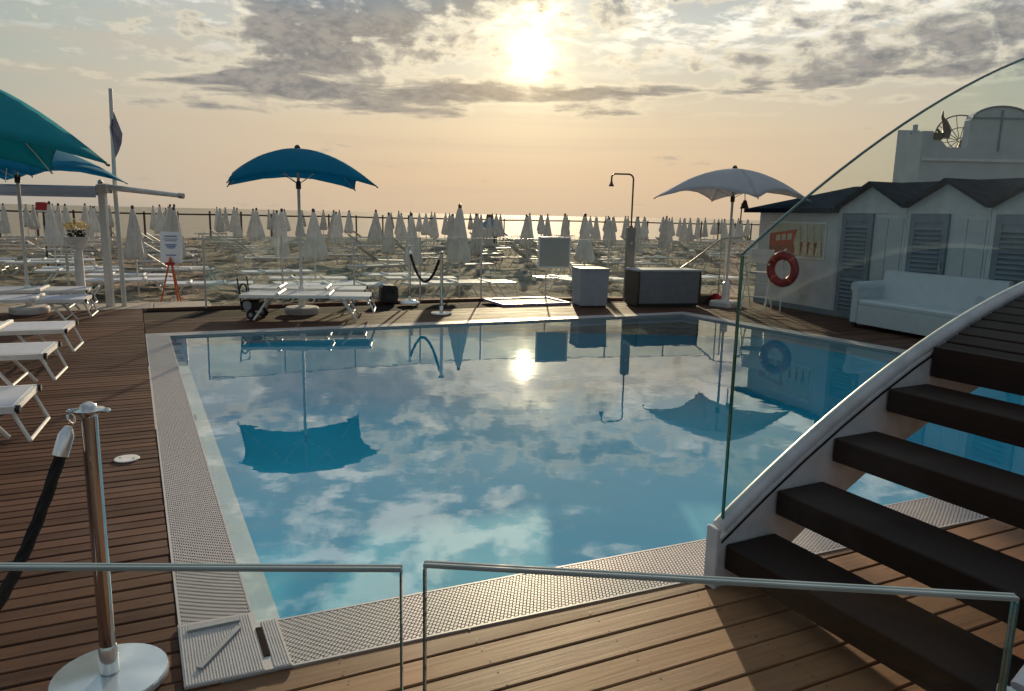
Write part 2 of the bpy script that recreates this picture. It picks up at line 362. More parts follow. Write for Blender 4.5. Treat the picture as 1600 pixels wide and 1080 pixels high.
# ------------------------------------------------------------------ sand, sea
def bnoise(x, y):
    from mathutils import noise
    return noise.noise((x * .9, y * .9, 0)) * .13 + noise.noise((x * 2.6, y * 2.6, 4)) * .09 + noise.noise((x * .15, y * .15, 7)) * .12
def sand_z(x, y):
    b = x * V.x + y * V.y
    z = -.10 - .36 * min(1, max(0, (b - 13.6) / 4.0)) - max(0, b - 58) * .085
    return z
mb = MB(); ys = [11.2]
while ys[-1] < 120: ys.append(ys[-1] + .11 + (ys[-1] - 11) * .011)
NX = 190
for j, y in enumerate(ys):
    for i in range(NX + 1):
        x = (i / NX * 2 - 1) * (y * 1.15 + 3)
        z = sand_z(x, y) + bnoise(x, y) * (1 if (x * V.x + y * V.y) > 13.7 else .2)
        if (P2(x, y) - W0).dot(WN) < -.2 and y < 22: z = -.3
        if x * V.x + y * V.y < 13.55: z = min(z, -.12)
        mb.v.append((x, y, z))
for j in range(len(ys) - 1):
    for i in range(NX): mb.f.append((j * (NX + 1) + i, j * (NX + 1) + i + 1, (j + 1) * (NX + 1) + i + 1, (j + 1) * (NX + 1) + i))
struct('sand_beach', mb, 'sand', None, True)
mb = MB(); mb.add([(-500, -500, -1.9), (500, -500, -1.9), (500, 11.5, -1.9), (-500, 11.5, -1.9)], [(0, 1, 2, 3)])
mb.add([(-12000, 40, -1.75), (12000, 40, -1.75), (12000, 16000, -1.75), (-12000, 16000, -1.75)], [(0, 1, 2, 3)])
struct('sea', mb, 'sea_water')

# ------------------------------------------------------------------ pool
mb = MB()
def ring(mb, A, B, za, zb):
    n = len(A); vs = [(p.x, p.y, za) for p in A] + [(p.x, p.y, zb) for p in B]
    mb.add(vs, [(i, (i + 1) % n, n + (i + 1) % n, n + i) for i in range(n)])
WL = -.022
basin = struct('pool', MB().add([(p.x, p.y, -1.05) for p in LEDGE], [(0, 1, 2, 3)]), 'pool_liner')
ring(mb, LEDGE, LEDGE, -.13, -1.05); struct('pool_wall', mb, 'pool_liner', basin)
mb = MB(); ring(mb, POOL, LEDGE, -.10, -.13); ring(mb, POOL, POOL, -.004, -.10); struct('pool_ledge', mb, 'pool_ledge', basin)
struct('pool_water', MB().add([(p.x, p.y, WL) for p in POOL], [(0, 1, 2, 3)]), 'pool_water')
# overflow grating: base tray and small raised studs
gr = struct('overflow_grating', MB(), 'grate_gap')
mb = MB(); ring(mb, OUT, POOL, -.016, -.016); ring(mb, POOL, POOL, -.016, -.004); mb.build('grate_tray', 'grate_gap', gr)
def strip(i, pitch, cross, name, fill=.62, h=.018):
    A, B, a, b = OUT[i], OUT[(i + 1) % 4], POOL[i], POOL[(i + 1) % 4]
    mbs = MB(); L = (b - a).length; n = int(L / pitch)
    for k in range(n):
        t0 = (k + .5 - fill / 2) / n; t1 = (k + .5 + fill / 2) / n
        o0, o1, i0, i1 = A.lerp(B, t0), A.lerp(B, t1), a.lerp(b, t0), a.lerp(b, t1)
        for c in range(cross):
            sh = .5 * (k % 2) if cross > 1 else 0
            c0 = (c + sh + .5 - fill / 2 - .25) / cross if cross > 1 else .02; c1 = (c + sh + .5 + fill / 2 - .25) / cross if cross > 1 else .98
            c0 = max(.015, c0); c1 = min(.985, c1)
            if c1 <= c0: continue
            q4 = [o0.lerp(i0, c0), o1.lerp(i1, c0), o1.lerp(i1, c1), o0.lerp(i0, c1)]
            mbs.add([(p.x, p.y, -.016) for p in q4] + [(p.x, p.y, -.016 + h) for p in q4], [(4, 5, 6, 7), (0, 1, 5, 4), (1, 2, 6, 5), (2, 3, 7, 6), (3, 0, 4, 7)])
    for lo, hi in ((0, .03), (.97, 1.0)):
        q4 = [A.lerp(a, lo), B.lerp(b, lo), B.lerp(b, hi), A.lerp(a, hi)]
        mbs.add([(p.x, p.y, -.016) for p in q4] + [(p.x, p.y, .003) for p in q4], [(4, 5, 6, 7), (0, 1, 5, 4), (1, 2, 6, 5), (2, 3, 7, 6), (3, 0, 4, 7)])
    o = mbs.build(name, 'grate_white', gr); o['kind'] = 'stuff'
strip(0, .016, 14, 'grate_stud', .74); strip(3, .016, 17, 'grate_stud', .74)
strip(1, .022, 1, 'grate_bar', .7); strip(2, .022, 1, 'grate_bar', .7)

# ------------------------------------------------------------------ timber deck, board by board
deck = struct('timber_deck', MB(), 'deck_frame')
def clip(poly, a, b):          # keep the side to the left of a->b
    out = []
    n = len(poly); side = lambda p: (b.x - a.x) * (p.y - a.y) - (b.y - a.y) * (p.x - a.x)
    for i in range(n):
        p, q_ = poly[i], poly[(i + 1) % n]; sp, sq = side(p), side(q_)
        if sp >= 0: out.append(p)
        if sp * sq < 0: out.append(p.lerp(q_, sp / (sp - sq)))
    return out
def ab(a, b): return U * a + V * b
SCREWS = MB()
def screw_row(zone, b, wdt, gap):
    k = -48
    while k < 48:
        for f in (.2, .8):
            p = ab(k * .52 + random.uniform(-.004, .004), b + (wdt - gap) * f)
            if p.y < 9.5 and abs(p.x) < 6.5 and all((zone[(i + 1) % len(zone)].x - zone[i].x) * (p.y - zone[i].y) - (zone[(i + 1) % len(zone)].y - zone[i].y) * (p.x - zone[i].x) > .02 for i in range(len(zone))):
                SCREWS.add([p + Vector((.0046 * math.cos(q_ * math.pi / 3), .0046 * math.sin(q_ * math.pi / 3), .0022)) for q_ in range(6)], [(0, 1, 2, 3, 4, 5)])
        k += 1
def boards(b0, b1, wdt, gap, zone, mname, amin=-25, amax=25, seg=None):
    b = b0
    while b < b1:
        pieces = [(amin, amax)]
        for a0, a1 in pieces:
            poly = [ab(a0, b), ab(a1, b), ab(a1, b + wdt - gap), ab(a0, b + wdt - gap)]
            for i in range(len(zone)):
                if poly: poly = clip(poly, zone[i], zone[(i + 1) % len(zone)])
            if len(poly) >= 3:
                c = sum(poly, Vector()) / len(poly); dz = random.uniform(-.0025, .0015); n = len(poly)
                top = [p + Vector((0, 0, dz)) for p in poly]
                inn = []
                for p in poly:       # slightly rounded arris
                    s_ = (p - c).dot(V); inn.append(p - V * (.004 if s_ > 0 else -.004) + Vector((0, 0, dz)))
                m_ = MB(); m_.add([p + Vector((0, 0, -.03)) for p in poly] + [p + Vector((0, 0, dz - .004)) for p in poly] + inn,
                                  [tuple(range(2 * n, 3 * n))] + [(k, (k + 1) % n, n + (k + 1) % n, n + k) for k in range(n)] + [(n + k, n + (k + 1) % n, 2 * n + (k + 1) % n, 2 * n + k) for k in range(n)])
                m_.build('board', mname, deck)
        if b < 9: screw_row(zone, b, wdt, gap)
        b += wdt
# zone outlines (anticlockwise)
E1, E2, E3 = P2(-6.0, 11.97), P2(-.62, 14.56), P2(4.97, 15.75)
dl = (OUT[1] - OUT[0]).normalized(); LA = OUT[0] - dl * 6; LB = OUT[1] + dl * 3.4
LB2 = E1 + (LB - E1) * 0 ; 
# left of the pool (its right border runs along the grating and on to the far edge)
def isect(p, d, p2, d2):
    den = d.x * d2.y - d.y * d2.x; k = ((p2.x - p.x) * d2.y - (p2.y - p.y) * d2.x) / den; return p + d * k
dfar = (E2 - E1).normalized()
LT = isect(OUT[0], dl, E1, dfar)
LEFT = [P2(-14, -3), LA - U * .006, LT - U * .006, E1 - dfar * 9]
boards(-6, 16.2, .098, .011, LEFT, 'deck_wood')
NEAR = [LA + U * .006, LA + U * 16, P2(9.2, 6.0), OUT[3] + U * 1.5 + V * .6, OUT[3], OUT[0] + U * .002]
NEAR = [LA + U * .006, LA + U * 16, OUT[3] + (OUT[3] - OUT[0]).normalized() * 2.5, OUT[0] + U * .002]
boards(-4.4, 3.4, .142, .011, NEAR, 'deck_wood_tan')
FAR1 = [OUT[1] + dl * 0 + U * .006, OUT[2], OUT[2] + V * 2 , E2, LT + U * .006]
FAR1 = [LT + U * .006, OUT[1] + U * .006, OUT[2] + (OUT[2] - OUT[1]).normalized() * 6, E3 + U * 1.5, E3, E2]
boards(9.4, 15.5, .098, .011, FAR1, 'deck_wood')
dr = (OUT[3] - OUT[2]).normalized()
RIGHT = [OUT[3] + dr * 1.5, P2(13, 8.2), P2(9, 13.6), OUT[2] + (OUT[2] - OUT[1]).normalized() * 6, OUT[2]]
boards(1.5, 10.75, .098, .011, RIGHT, 'deck_wood')
mb = MB()
for A_, B_ in ((LEFT, -.034), (NEAR, -.036), (FAR1, -.038), (RIGHT, -.040)):
    mb.add([(p.x, p.y, B_) for p in A_], [tuple(range(len(A_)))])
    n = len(A_); mb.add([(p.x, p.y, B_ - .002) for p in A_] + [(p.x, p.y, B_ - .4) for p in A_], [(i, (i + 1) % n, n + (i + 1) % n, n + i) for i in range(n)])
mb.build('deck_frame', 'deck_frame', deck)
plain('screw_steel', (.05, .045, .04), .5, .7)
SCREWS.build('screw_head', 'screw_steel', deck)['kind'] = 'stuff'
mb = MB(); d_ = (E2 - E1).normalized()
mb.box((E1 + E2) / 2 + Vector((-d_.y, d_.x, 0)) * .03 + Vector((0, 0, -.05)), ((E2 - E1).length, .05, .12), math.atan2(d_.y, d_.x)); 
d2 = (E3 - E2).normalized(); mb.box((E3 + E2) / 2 + Vector((-d2.y, d2.x, 0)) * .03 + Vector((0, 0, -.051)), ((E3 - E2).length, .05, .12), math.atan2(d2.y, d2.x))
mb.build('edge_board', 'deck_wood', deck)
# pale paving slabs behind the posts on the left
pv = struct('paving', MB(), 'stone_slab')
for k in range(6):
    c = E1 - d_ * (-.55 + .92 * k) + Vector((-d_.y, d_.x, 0)) * .52
    MB().box((c.x, c.y, -.035), (.9, .86, .07), math.atan2(d_.y, d_.x), ch=.008).build('slab', 'stone_slab', pv)

# ------------------------------------------------------------------ square sun umbrellas
HS = 1.04
def canopy_mb(top, zc):
    mb = MB(); cs = [Vector((HS, HS)), Vector((-HS, HS)), Vector((-HS, -HS)), Vector((HS, -HS))]; NT_, NS = 12, 12
    for i in range(4):
        a, b = cs[i], cs[(i + 1) % 4]; vs = []
        for ti in range(NT_ + 1):
            tt_ = ti / NT_
            for si in range(NS + 1):
                s_ = si / NS; k = 4 * s_ * (1 - s_); p = a.lerp(b, s_) * tt_ * (1 - .085 * k * tt_ ** 3)
                z = top - (top - zc) * (tt_ ** 1.85) + .17 * k * tt_ ** 2.2
                z += .007 * tt_ * math.sin(9 * s_ * math.pi + 5 * tt_ + i * 2.1) * math.sin(7 * tt_ + i)
                vs.append((p.x, p.y, z))
        mb.add(vs, [(ti * (NS + 1) + si, ti * (NS + 1) + si + 1, (ti + 1) * (NS + 1) + si + 1, (ti + 1) * (NS + 1) + si) for ti in range(NT_) for si in range(NS)])
    return mb
def umbrella(label, cat, loc, rot, fabric, top=2.60, zc=2.03, base='round', lean=0., group='open square sun umbrellas by the pool'):
    o = thing('sun_umbrella', label, cat, loc, rot, group)
    if lean: o.rotation_euler = (0, lean, rot)
    me = canopy_mb(top, zc).mesh('canopy', fabric, True); cn = put('canopy', me, o); md = cn.modifiers.new('s', 'SOLIDIFY'); md.thickness = .004
    for i in range(4):
        sx, sy = ((1, 1), (-1, 1), (-1, -1), (1, -1))[i]
        pts = [(sx * HS * k / 8, sy * HS * k / 8, top - (top - zc) * (k / 8) ** 1.85 - .014) for k in range(9)]
        r_ = MB().tube(pts, .007, 6).build('rib', 'white_metal', o)
        MB().tube([pts[-1], (sx * HS * 1.015, sy * HS * 1.015, zc - .02)], .010, 6).build('rib_tip', 'dark_finial', r_)
        MB().tube([(0, 0, top - .55), pts[4]], .006, 6).build('strut', 'white_metal', o)
    cv = me.vertices
    for i in range(4): MB().tube([cv[i * 169 + 12 * 13 + k].co + Vector((0, 0, -.003)) for k in range(13)], .0055, 5).build('hem', fabric, cn)
    MB().tube([(0, 0, .06), (0, 0, top - .01)], .024, 12).build('pole', 'pole_white', o, True)
    MB().lathe([(.04, -.07), (.04, .03), (.028, .05)], (0, 0, top - .55), 12).build('runner', 'dark_finial', o, True)
    MB().lathe([(.012, -.03), (.045, -.012), (.047, .012), (.03, .035), (.008, .045)], (0, 0, top + .012), 14).build('finial', 'dark_finial', o, True)
    if base == 'round':
        MB().lathe([(.255, 0), (.27, .02), (.27, .085), (.25, .11), (.06, .12)], (0, 0, .002), 28).build('base', 'concrete_base', o, True)
        MB().lathe([(.05, .11), (.05, .42), (.034, .44)], (0, 0, 0), 14).build('pole_socket', 'white_metal', o, True)
    else:
        MB().box((0, 0, .055), (.46, .46, .11), ch=.03).build('base', 'concrete_base', o)
        MB().box((0, 0, .29), (.13, .11, .36), ch=.02).build('pole_socket', 'white_metal', o)
    return o
umbrella('open teal sun umbrella over the two loungers at the far pool edge', 'umbrella', (-3.42, 11.85, 0), rad(21), 'teal_fabric', lean=rad(.0))
umbrella('open white sun umbrella beside the lifeguard chair and changing cabins', 'umbrella', (4.11, 14.2, 0), rad(45), 'white_fabric', base='square')
bl = thing('brass_bell', 'small brown bell hanging under the white umbrella by its pole', 'bell', (4.30, 14.05, 1.86))
MB().lathe([(.085, 0), (.075, .02), (.045, .10), (.03, .15), (.005, .16)], (0, 0, 0), 16).build('bell_body', 'bronze', bl, True)
MB().tube([(0, 0, .15), (-.02, .02, .42)], .008, 6).build('cord', 'bronze', bl); MB().tube([(-.05, 0, .10), (-.06, 0, -.28)], .012, 6).build('pull_cord', 'bronze', bl)
umbrella('big teal umbrella nearest the camera, cut by the left picture edge', 'umbrella', (-4.54, 5.75, 0), rad(41.6), 'mint_fabric', 2.66, 1.97)
umbrella('teal umbrella on a white pole behind the row of loungers on the left', 'umbrella', (-7.42, 11.2, 0), rad(-5), 'teal_fabric', 2.58, 2.03)

# ------------------------------------------------------------------ loungers (local x runs from head to foot, foot at x = 0)
def lounger_meshes():
    M_ = {}; L, Wd, z = 1.92, .62, .36
    mb = MB()
    for sy in (-1, 1):
        mb.box((-.30, sy * Wd / 2, z), (.60, .035, .045)); mb.box((-1.26, sy * (Wd / 2 - .002), z + .012), (1.30, .035, .045))
    mb.box((-.012, 0, z), (.030, Wd - .04, .04)); mb.box((-1.90, 0, z + .012), (.03, Wd - .04, .04)); M_['frame'] = mb.mesh('frame', 'white_metal')
    mb = MB(); mb.box((-.30, 0, z + .018), (.55, Wd - .036, .012)); M_['foot_sling'] = mb.mesh('foot_sling', 'sling')
    mb = MB(); vs = []; n = 8
    for i in range(n + 1):
        x = -.66 - 1.22 * i / n
        for y in (-1, 0, 1): vs.append((x, y * (Wd / 2 - .016), z + .036 - .018 * math.sin(math.pi * i / n) * (1 if y == 0 else .3)))
    k = len(vs); vs += [(a, b, c - .008) for a, b, c in vs]
    fs = [(i * 3 + j, i * 3 + j + 1, i * 3 + j + 4, i * 3 + j + 3) for i in range(n) for j in range(2)]; fs += [tuple(k + q_ for q_ in f)[::-1] for f in fs]
    mb.add(vs, fs); M_['seat_sling'] = mb.mesh('seat_sling', 'sling')
    mb = MB(); mb.box((-.62, 0, z + .036), (.055, Wd + .05, .035), ch=.008); M_['hinge_bar'] = mb.mesh('hinge_bar', 'white_metal')
    mb = MB(); mb.box((-1.36, 0, z + .050), (.05, Wd + .05, .03), ch=.008); M_['back_bar'] = mb.mesh('back_bar', 'white_metal')
    for nm, x0, x1 in (('foot_leg', -.44, -.20), ('head_leg', -1.5, -1.72)):
        mb = MB()
        for sy in (-1, 1): mb.tube([(x0, sy * (Wd / 2 - .05), z - .02), (x1, sy * (Wd / 2 - .02), .012)], .017, 8)
        xm, zm = x0 * .28 + x1 * .72, (z - .02) * .28 + .012 * .72
        mb.tube([(xm, -(Wd / 2 - .03), zm), (xm, Wd / 2 - .03, zm)], .012, 8); M_[nm] = mb.mesh(nm, 'white_metal', True)
    mb = MB()
    for sy in (-1, 1): mb.tube([(-.03, sy * (Wd / 2 - .03), z - .02), (.055, sy * (Wd / 2 - .03), .14)], .013, 8)
    mb.tube([(.055, -(Wd / 2 - .03), .14), (.055, Wd / 2 - .03, .14)], .012, 8); M_['end_frame'] = mb.mesh('end_frame', 'white_metal', True)
    for sy in (-1, 1): M_['end_cap%d' % sy] = MB().tube([(-.005, sy * (Wd / 2 - .004), z), (.022, sy * (Wd / 2 - .004), z)], .026, 10).mesh('end_cap', 'black_plastic', True)
    return M_
LM = lounger_meshes()
def lounger(label, foot, rot, group='white loungers on the timber deck', name='sun_lounger'):
    o = thing(name, label, 'lounger', foot, rot, group)
    for k, me in LM.items(): put(me.name.split('.')[0], me, o)
    return o
LR = TH - rad(4)
lounger('white lounger closest to the camera, above the steel rope post', (-3.27, 4.83, 0), LR)
lounger('second white lounger up from the bottom, foot end whole in view', (-4.16, 6.53, 0), LR)
lounger('white lounger in the middle of the left row, just below the umbrella base', (-4.76, 7.83, 0), LR)
lounger('white lounger on the near side of the far left umbrella pole', (-6.0, 10.35, 0), LR)
lounger('farthest white lounger of the left row, behind the umbrella pole', (-6.62, 11.45, 0), LR)
lounger('white lounger by the water in front of the teal umbrella pole', (-2.22, 11.45, 0), rad(8))
lounger('white lounger on the beach side of the teal umbrella pole', (-2.50, 12.42, 0), rad(8))

# pool robot caddy parked at the lounger's head
o = thing('pool_robot_cart', 'black wheeled pool robot cart at the head of the far lounger', 'cart', (-3.98, 11.22, 0), rad(-12))
for y in (-.17, .17):
    wv_ = MB().tube([(.06, y - .02, .075), (.06, y + .02, .075)], .075, 18).build('wheel', 'black_plastic', o, True)
    MB().tube([(.06, y - .026, .075), (.06, y + .026, .075)], .032, 14).build('hub', 'chest_grey', wv_, True)
MB().tube([(.06, -.15, .075), (.06, .15, .075)], .012, 8).build('axle', 'steel', o)
MB().tube([(.05, -.13, .10), (-.12, -.13, .12), (-.18, -.13, .62), (-.18, .13, .62), (-.12, .13, .12), (.05, .13, .10)], .011, 8).build('handle_frame', 'black_plastic', o, True)
MB().box((-.02, 0, .21), (.30, .24, .16), ch=.03).build('robot_body', 'black_plastic', o)
for s_ in (-1, 1): MB().tube([(-.02, s_ * .125, .21), (-.02, s_ * .15, .21)], .07, 16).build('track', 'chest_grey', o, True)
MB().torus((-.17, 0, .42), .10, .014, M=Matrix.Rotation(rad(90), 3, 'Y'), n=20, k=6).build('cable_coil', 'black_plastic', o, True)

# ------------------------------------------------------------------ rope stanchions
def stanchion(label, loc, h=.99, r=.0255, br=.19, top='plate', rz=0., group=None):
    o = thing('rope_stanchion', label, 'stanchion', loc, rz, group)
    MB().lathe([(br * .97, 0), (br, .006), (br, .022), (br * .97, .03), (br * .3, .034 if top == 'plate' else .075), (r, .036 if top == 'plate' else .085)], (0, 0, .002), 40).build('base', 'steel_base', o, True)
    MB().tube([(0, 0, .03), (0, 0, h - .02)], r, 20).build('post', 'chrome', o, True)
    MB().lathe([(r * 1.2, .03), (r * 1.2, .12), (r, .13)], (0, 0, .012), 20).build('collar', 'steel_base', o, True)
    if top == 'plate':
        pl = MB().lathe([(r, -.02), (r * 1.25, -.012), (r * 1.9, -.004), (r * 1.9, .002), (r * 1.1, .006), (r * .9, .018), (r * .4, .026), (.002, .028)], (0, 0, h - .012), 26).build('cap', 'chrome', o, True)
        for a in (0, 180): MB().torus((math.cos(rad(a)) * r * 1.95, math.sin(rad(a)) * r * 1.95, h - .014), .014, .005, n=16, k=6).build('rope_ring', 'chrome', pl, True)
    else:
        MB().lathe([(r, -.02), (r * 1.6, -.01), (r * 1.2, .0), (r * 1.5, .02), (r * 1.2, .045), (.003, .055)], (0, 0, h - .02), 20).build('cap', 'chrome', o, True)
    return o
def rope(label, a, b, sag, r=.02, end=.06):
    a, b = Vector(a), Vector(b); o = thing('barrier_rope', label, 'rope', a)
    pts = []
    n = 60
    for i in range(n + 1):
        s_ = i / n; p = a.lerp(b, s_) - a; p.z -= sag * 4 * s_ * (1 - s_); pts.append(p)
    rope_pts = pts[2:-2]
    m_ = MB(); D_ = (b - a).normalized(); side_ = Vector((-D_.y, D_.x, 0)).normalized()
    for k in range(3):        # three laid strands
        tw = []
        for i, p in enumerate(rope_pts):
            ph = i * .9 + k * 2 * math.pi / 3; tw.append(p + side_ * math.cos(ph) * r * .42 + Vector((0, 0, 1)).lerp(D_, .3) * math.sin(ph) * r * .42)
        m_.tube(tw, r * .66, 7)
    m_.build('cord', 'black_rope', o, True)
    for q0, q1, q2 in ((pts[0], pts[1], pts[3]), (pts[-1], pts[-2], pts[-4])):
        MB().tube([q1, q1.lerp(q2, .3), q2], [r * .5, r * 1.18, r * 1.18], 12).build('ferrule', 'steel_base', o, True)
        d = (q1 - q0); MB().torus(q0 + d * .5, .016, .0045, M=Matrix.Rotation(rad(70), 3, 'Y'), n=16, k=6).build('hook', 'chrome', o, True)
    return o
stanchion('polished steel rope post in the left foreground, round steel base on the boards', (-1.39, 2.345, 0), 1.0, rz=rad(8))
rope('black twisted rope hanging from the foreground steel post', (-1.437, 2.338, .985), (-2.05, 1.55, .985), .74, .021)
stanchion('steel rope post at the other end of the foreground rope, beyond the left picture edge', (-2.10, 1.50, 0), 1.0, rz=rad(52))
stanchion('thin steel rope post near the beach fence, left of the pair', (-1.905, 13.5, 0), 1.04, .022, .19, 'ball')
stanchion('steel rope post at the far pool edge, right of the pair', (-1.185, 12.14, 0), 1.03, .027, .175, 'plate', rad(60))
rope('black rope sagging between the two far steel posts', (-1.90, 13.44, 1.0), (-1.20, 12.2, 1.0), .52, .024)

# ------------------------------------------------------------------ foreground glass fence panels
def fence_panel(label, a, b, h):
    a, b = Vector((*a, 0)), Vector((*b, 0)); d = b - a; L = d.length; o = thing('glass_barrier', label, 'glass panel', a, math.atan2(d.y, d.x), 'low glass panels in the foreground')
    MB().box((L / 2, 0, h / 2 + .03), (L - .008, .017, h - .068)).build('pane', 'fence_glass', o)
    for y in (-.0052, .0052): MB().box((L / 2, y, h - .004), (L, .0082, .008), ch=.002).build('top_edge', 'glass_edge_pale', o)
    for x in (.002, L - .002):
        for y in (-.0052, .0052): MB().box((x, y, (h - .010) / 2), (.004, .0082, h - .012)).build('side_edge', 'glass_edge', o)
    for x in (L * .2, L * .8): MB().box((x, 0, .06), (.06, .05, .12), ch=.008).build('clamp', 'steel', o)
fence_panel('low frameless glass panel in the left foreground', (-1.75, 1.222), (-.196, 1.281), 1.0)
fence_panel('low frameless glass panel in the foreground in front of the stair foot', (-.158, 1.300), (.914, 1.222), 1.0)

# ------------------------------------------------------------------ pool corner cover, drain lid
o = thing('corner_cover', 'ribbed white plastic cover plate at the near left pool corner', 'cover', NL)
c0 = [OUT[0] - NL, (OUT[0].lerp(OUT[3], .055)) - NL, (POOL[0].lerp(POOL[3], .0285) + V * .015) - NL, (POOL[0].lerp(POOL[1], .02)) - NL + U * 0, (OUT[0].lerp(OUT[1], .045)) - NL]
e_u = (NR - NL).normalized(); e_v = (FL - NL).normalized()
def cp(a, b, z): p = e_u * a + e_v * b; return (p.x, p.y, z)
MB().prism([cp(-.285, -.355, .004), cp(.078, -.355, .004), cp(.078, -.012, .004), cp(.0, -.012, .004), cp(0, .075, .004), cp(-.285, .075, .004)], (0, 0, .010)).build('plate', 'grate_white', o)
mb = MB()
for k in range(35):
    x = -.278 + k * .0102
    y1 = .07 if x < -.008 else -.016
    if -.02 < x < .012: continue
    mb.prism([cp(x, -.350, .014), cp(x + .005, -.350, .014), cp(x + .005, y1, .014), cp(x, y1, .014)], (0, 0, .003))
r_ = mb.build('rib', 'grate_white', o); r_['kind'] = 'stuff'
MB().prism([cp(-.01, -.27, .0145), cp(.014, -.27, .0145), cp(.014, -.06, .0145), cp(-.01, -.06, .0145)], (0, 0, .0035)).build('slot', 'deck_frame', o)
for p0, p1 in (((-.25, .01), (-.06, .02)), ((-.23, -.27), (-.07, -.04))):
    dx, dy = p1[0] - p0[0], p1[1] - p0[1]; l_ = math.hypot(dx, dy); nx, ny = -dy / l_ * .011, dx / l_ * .011
    MB().prism([cp(p0[0] - nx, p0[1] - ny, .0145), cp(p1[0] - nx, p1[1] - ny, .0145), cp(p1[0] + nx, p1[1] + ny, .0145), cp(p0[0] + nx, p0[1] + ny, .0145)], (0, 0, .012)).build('ridge', 'chest_grey', o)
o = thing('drain_lid', 'small round grey lid set in the left deck boards', 'lid', (-2.535, 4.66, .001))
MB().lathe([(.075, 0), (.078, .004), (.074, .009), (.02, .010)], (0, 0, 0), 28).build('disc', 'concrete_base', o, True)
for a in (0, 180): MB().tube([(math.cos(rad(a)) * .045, math.sin(rad(a)) * .045, .008), (math.cos(rad(a)) * .045, math.sin(rad(a)) * .045, .0115)], .008, 10).build('screw', 'steel', o)

# ------------------------------------------------------------------ arched stair bridge with glass balustrade
SB = P2(.981, 3.116); SA = rad(27.3); SDv = Vector((math.cos(SA), math.sin(SA), 0)); SW = Vector((math.sin(SA), -math.cos(SA), 0))
br = thing('stair_bridge', 'dark timber stair with curved white stringer and glass balustrade over the pool', 'stairs', SB, SA)
zc_ = lambda s_: .275 + .70 * s_ - .102 * s_ * s_
zg_ = lambda s_: 1.505 + .738 * s_ - .1076 * s_ * s_
SE = 6.86; TW = 1.21
def arch_plate(y0, y1, hi, lo, s0, s1, n=28):
    mb = MB(); vs = []
    for i in range(n + 1):
        s_ = s0 + (s1 - s0) * i / n
        for y in (y0, y1): vs += [(s_, y, max(.003, lo(s_))), (s_, y, hi(s_))]
    fs = []
    for i in range(n):
        k = i * 4; fs += [(k, k + 4, k + 5, k + 1), (k + 2, k + 3, k + 7, k + 6), (k + 1, k + 5, k + 7, k + 3), (k, k + 2, k + 6, k + 4)]
    fs += [(0, 1, 3, 2), (n * 4, n * 4 + 2, n * 4 + 3, n * 4 + 1)]
    return mb.add(vs, fs)
for y0, y1 in ((.004, .062), (-TW - .062, -TW - .004)):
    o = arch_plate(y0, y1, lambda s_: zc_(s_) - .02, lambda s_: zc_(s_) - .42, -.03, SE); o = o.build('stringer', 'white_paint', br)
    ym = (y0 + y1) / 2 + (.012 if y0 > 0 else -.012)
    MB().tube([(s_ * .1, ym, zc_(s_ * .1)) for s_ in range(0, int(SE * 10) + 1)], .036, 14).build('curb_tube', 'white_paint', o, True)
    arch_plate(*((y0 - .003, y0 + .002) if y0 > 0 else (y1 - .002, y1 + .003)), lambda s_: zc_(s_) - .034, lambda s_: zc_(s_) - .048, -.02, SE).build('groove', 'black_plastic', o)
    MB().box((-.042, (y0 + y1) / 2, .145), (.022, .072, .285), ch=.004).build('foot_post', 'white_paint', o)
for k in range(5):
    s_ = (0, .294, .646, 1.006, 1.323)[k]; z = .21 * (k + 1)
    if k < 4: MB().box((s_ + .15, -TW / 2, z - .057), (.30, TW - .006, .114), ch=.006).build('tread', 'tread_wood', br)
    else: MB().box((s_ + .022, -TW / 2, z - .095), (.044, TW - .006, .155), ch=.004).build('fascia', 'tread_wood', br)
s_ = 1.37; k = 0
while s_ < SE - 1.37:
    z0 = zc_(s_) - .005; sl_ = math.atan(.70 - .204 * s_); MB().box((s_, -TW / 2, z0 - .018), (.088, TW - .01, .036), M=Matrix.Rotation(-sl_, 3, 'Y'), ch=.004).build('bridge_board', 'tread_wood', br); s_ += .092
for k in range(4):
    s_ = SE - (0, .294, .646, 1.006)[k]; z = .21 * (k + 1); MB().box((s_ - .15, -TW / 2, z - .057), (.30, TW - .006, .114), ch=.006).build('tread', 'tread_wood', br)
MB().box((SE - 1.345, -TW / 2, .955), (.044, TW - .006, .155), ch=.004).build('fascia', 'tread_wood', br)
GH = 1.15
gy0 = .034
pane = arch_plate(gy0 - .006, gy0 + .006, lambda s_: zg_(s_) - .006, lambda s_: zc_(s_) + .03, .012, SE).build('balustrade_pane', 'stair_glass', br)
MB().box((.006, gy0, (zg_(0) + zc_(0) + .02) / 2), (.008, .013, zg_(0) - zc_(0) - .03)).build('pane_side_edge', 'glass_edge_green', pane)
MB().tube([(SE * i / 50, gy0, zg_(SE * i / 50)) for i in range(51)], .0062, 8).build('pane_top_edge', 'glass_edge', pane, True)

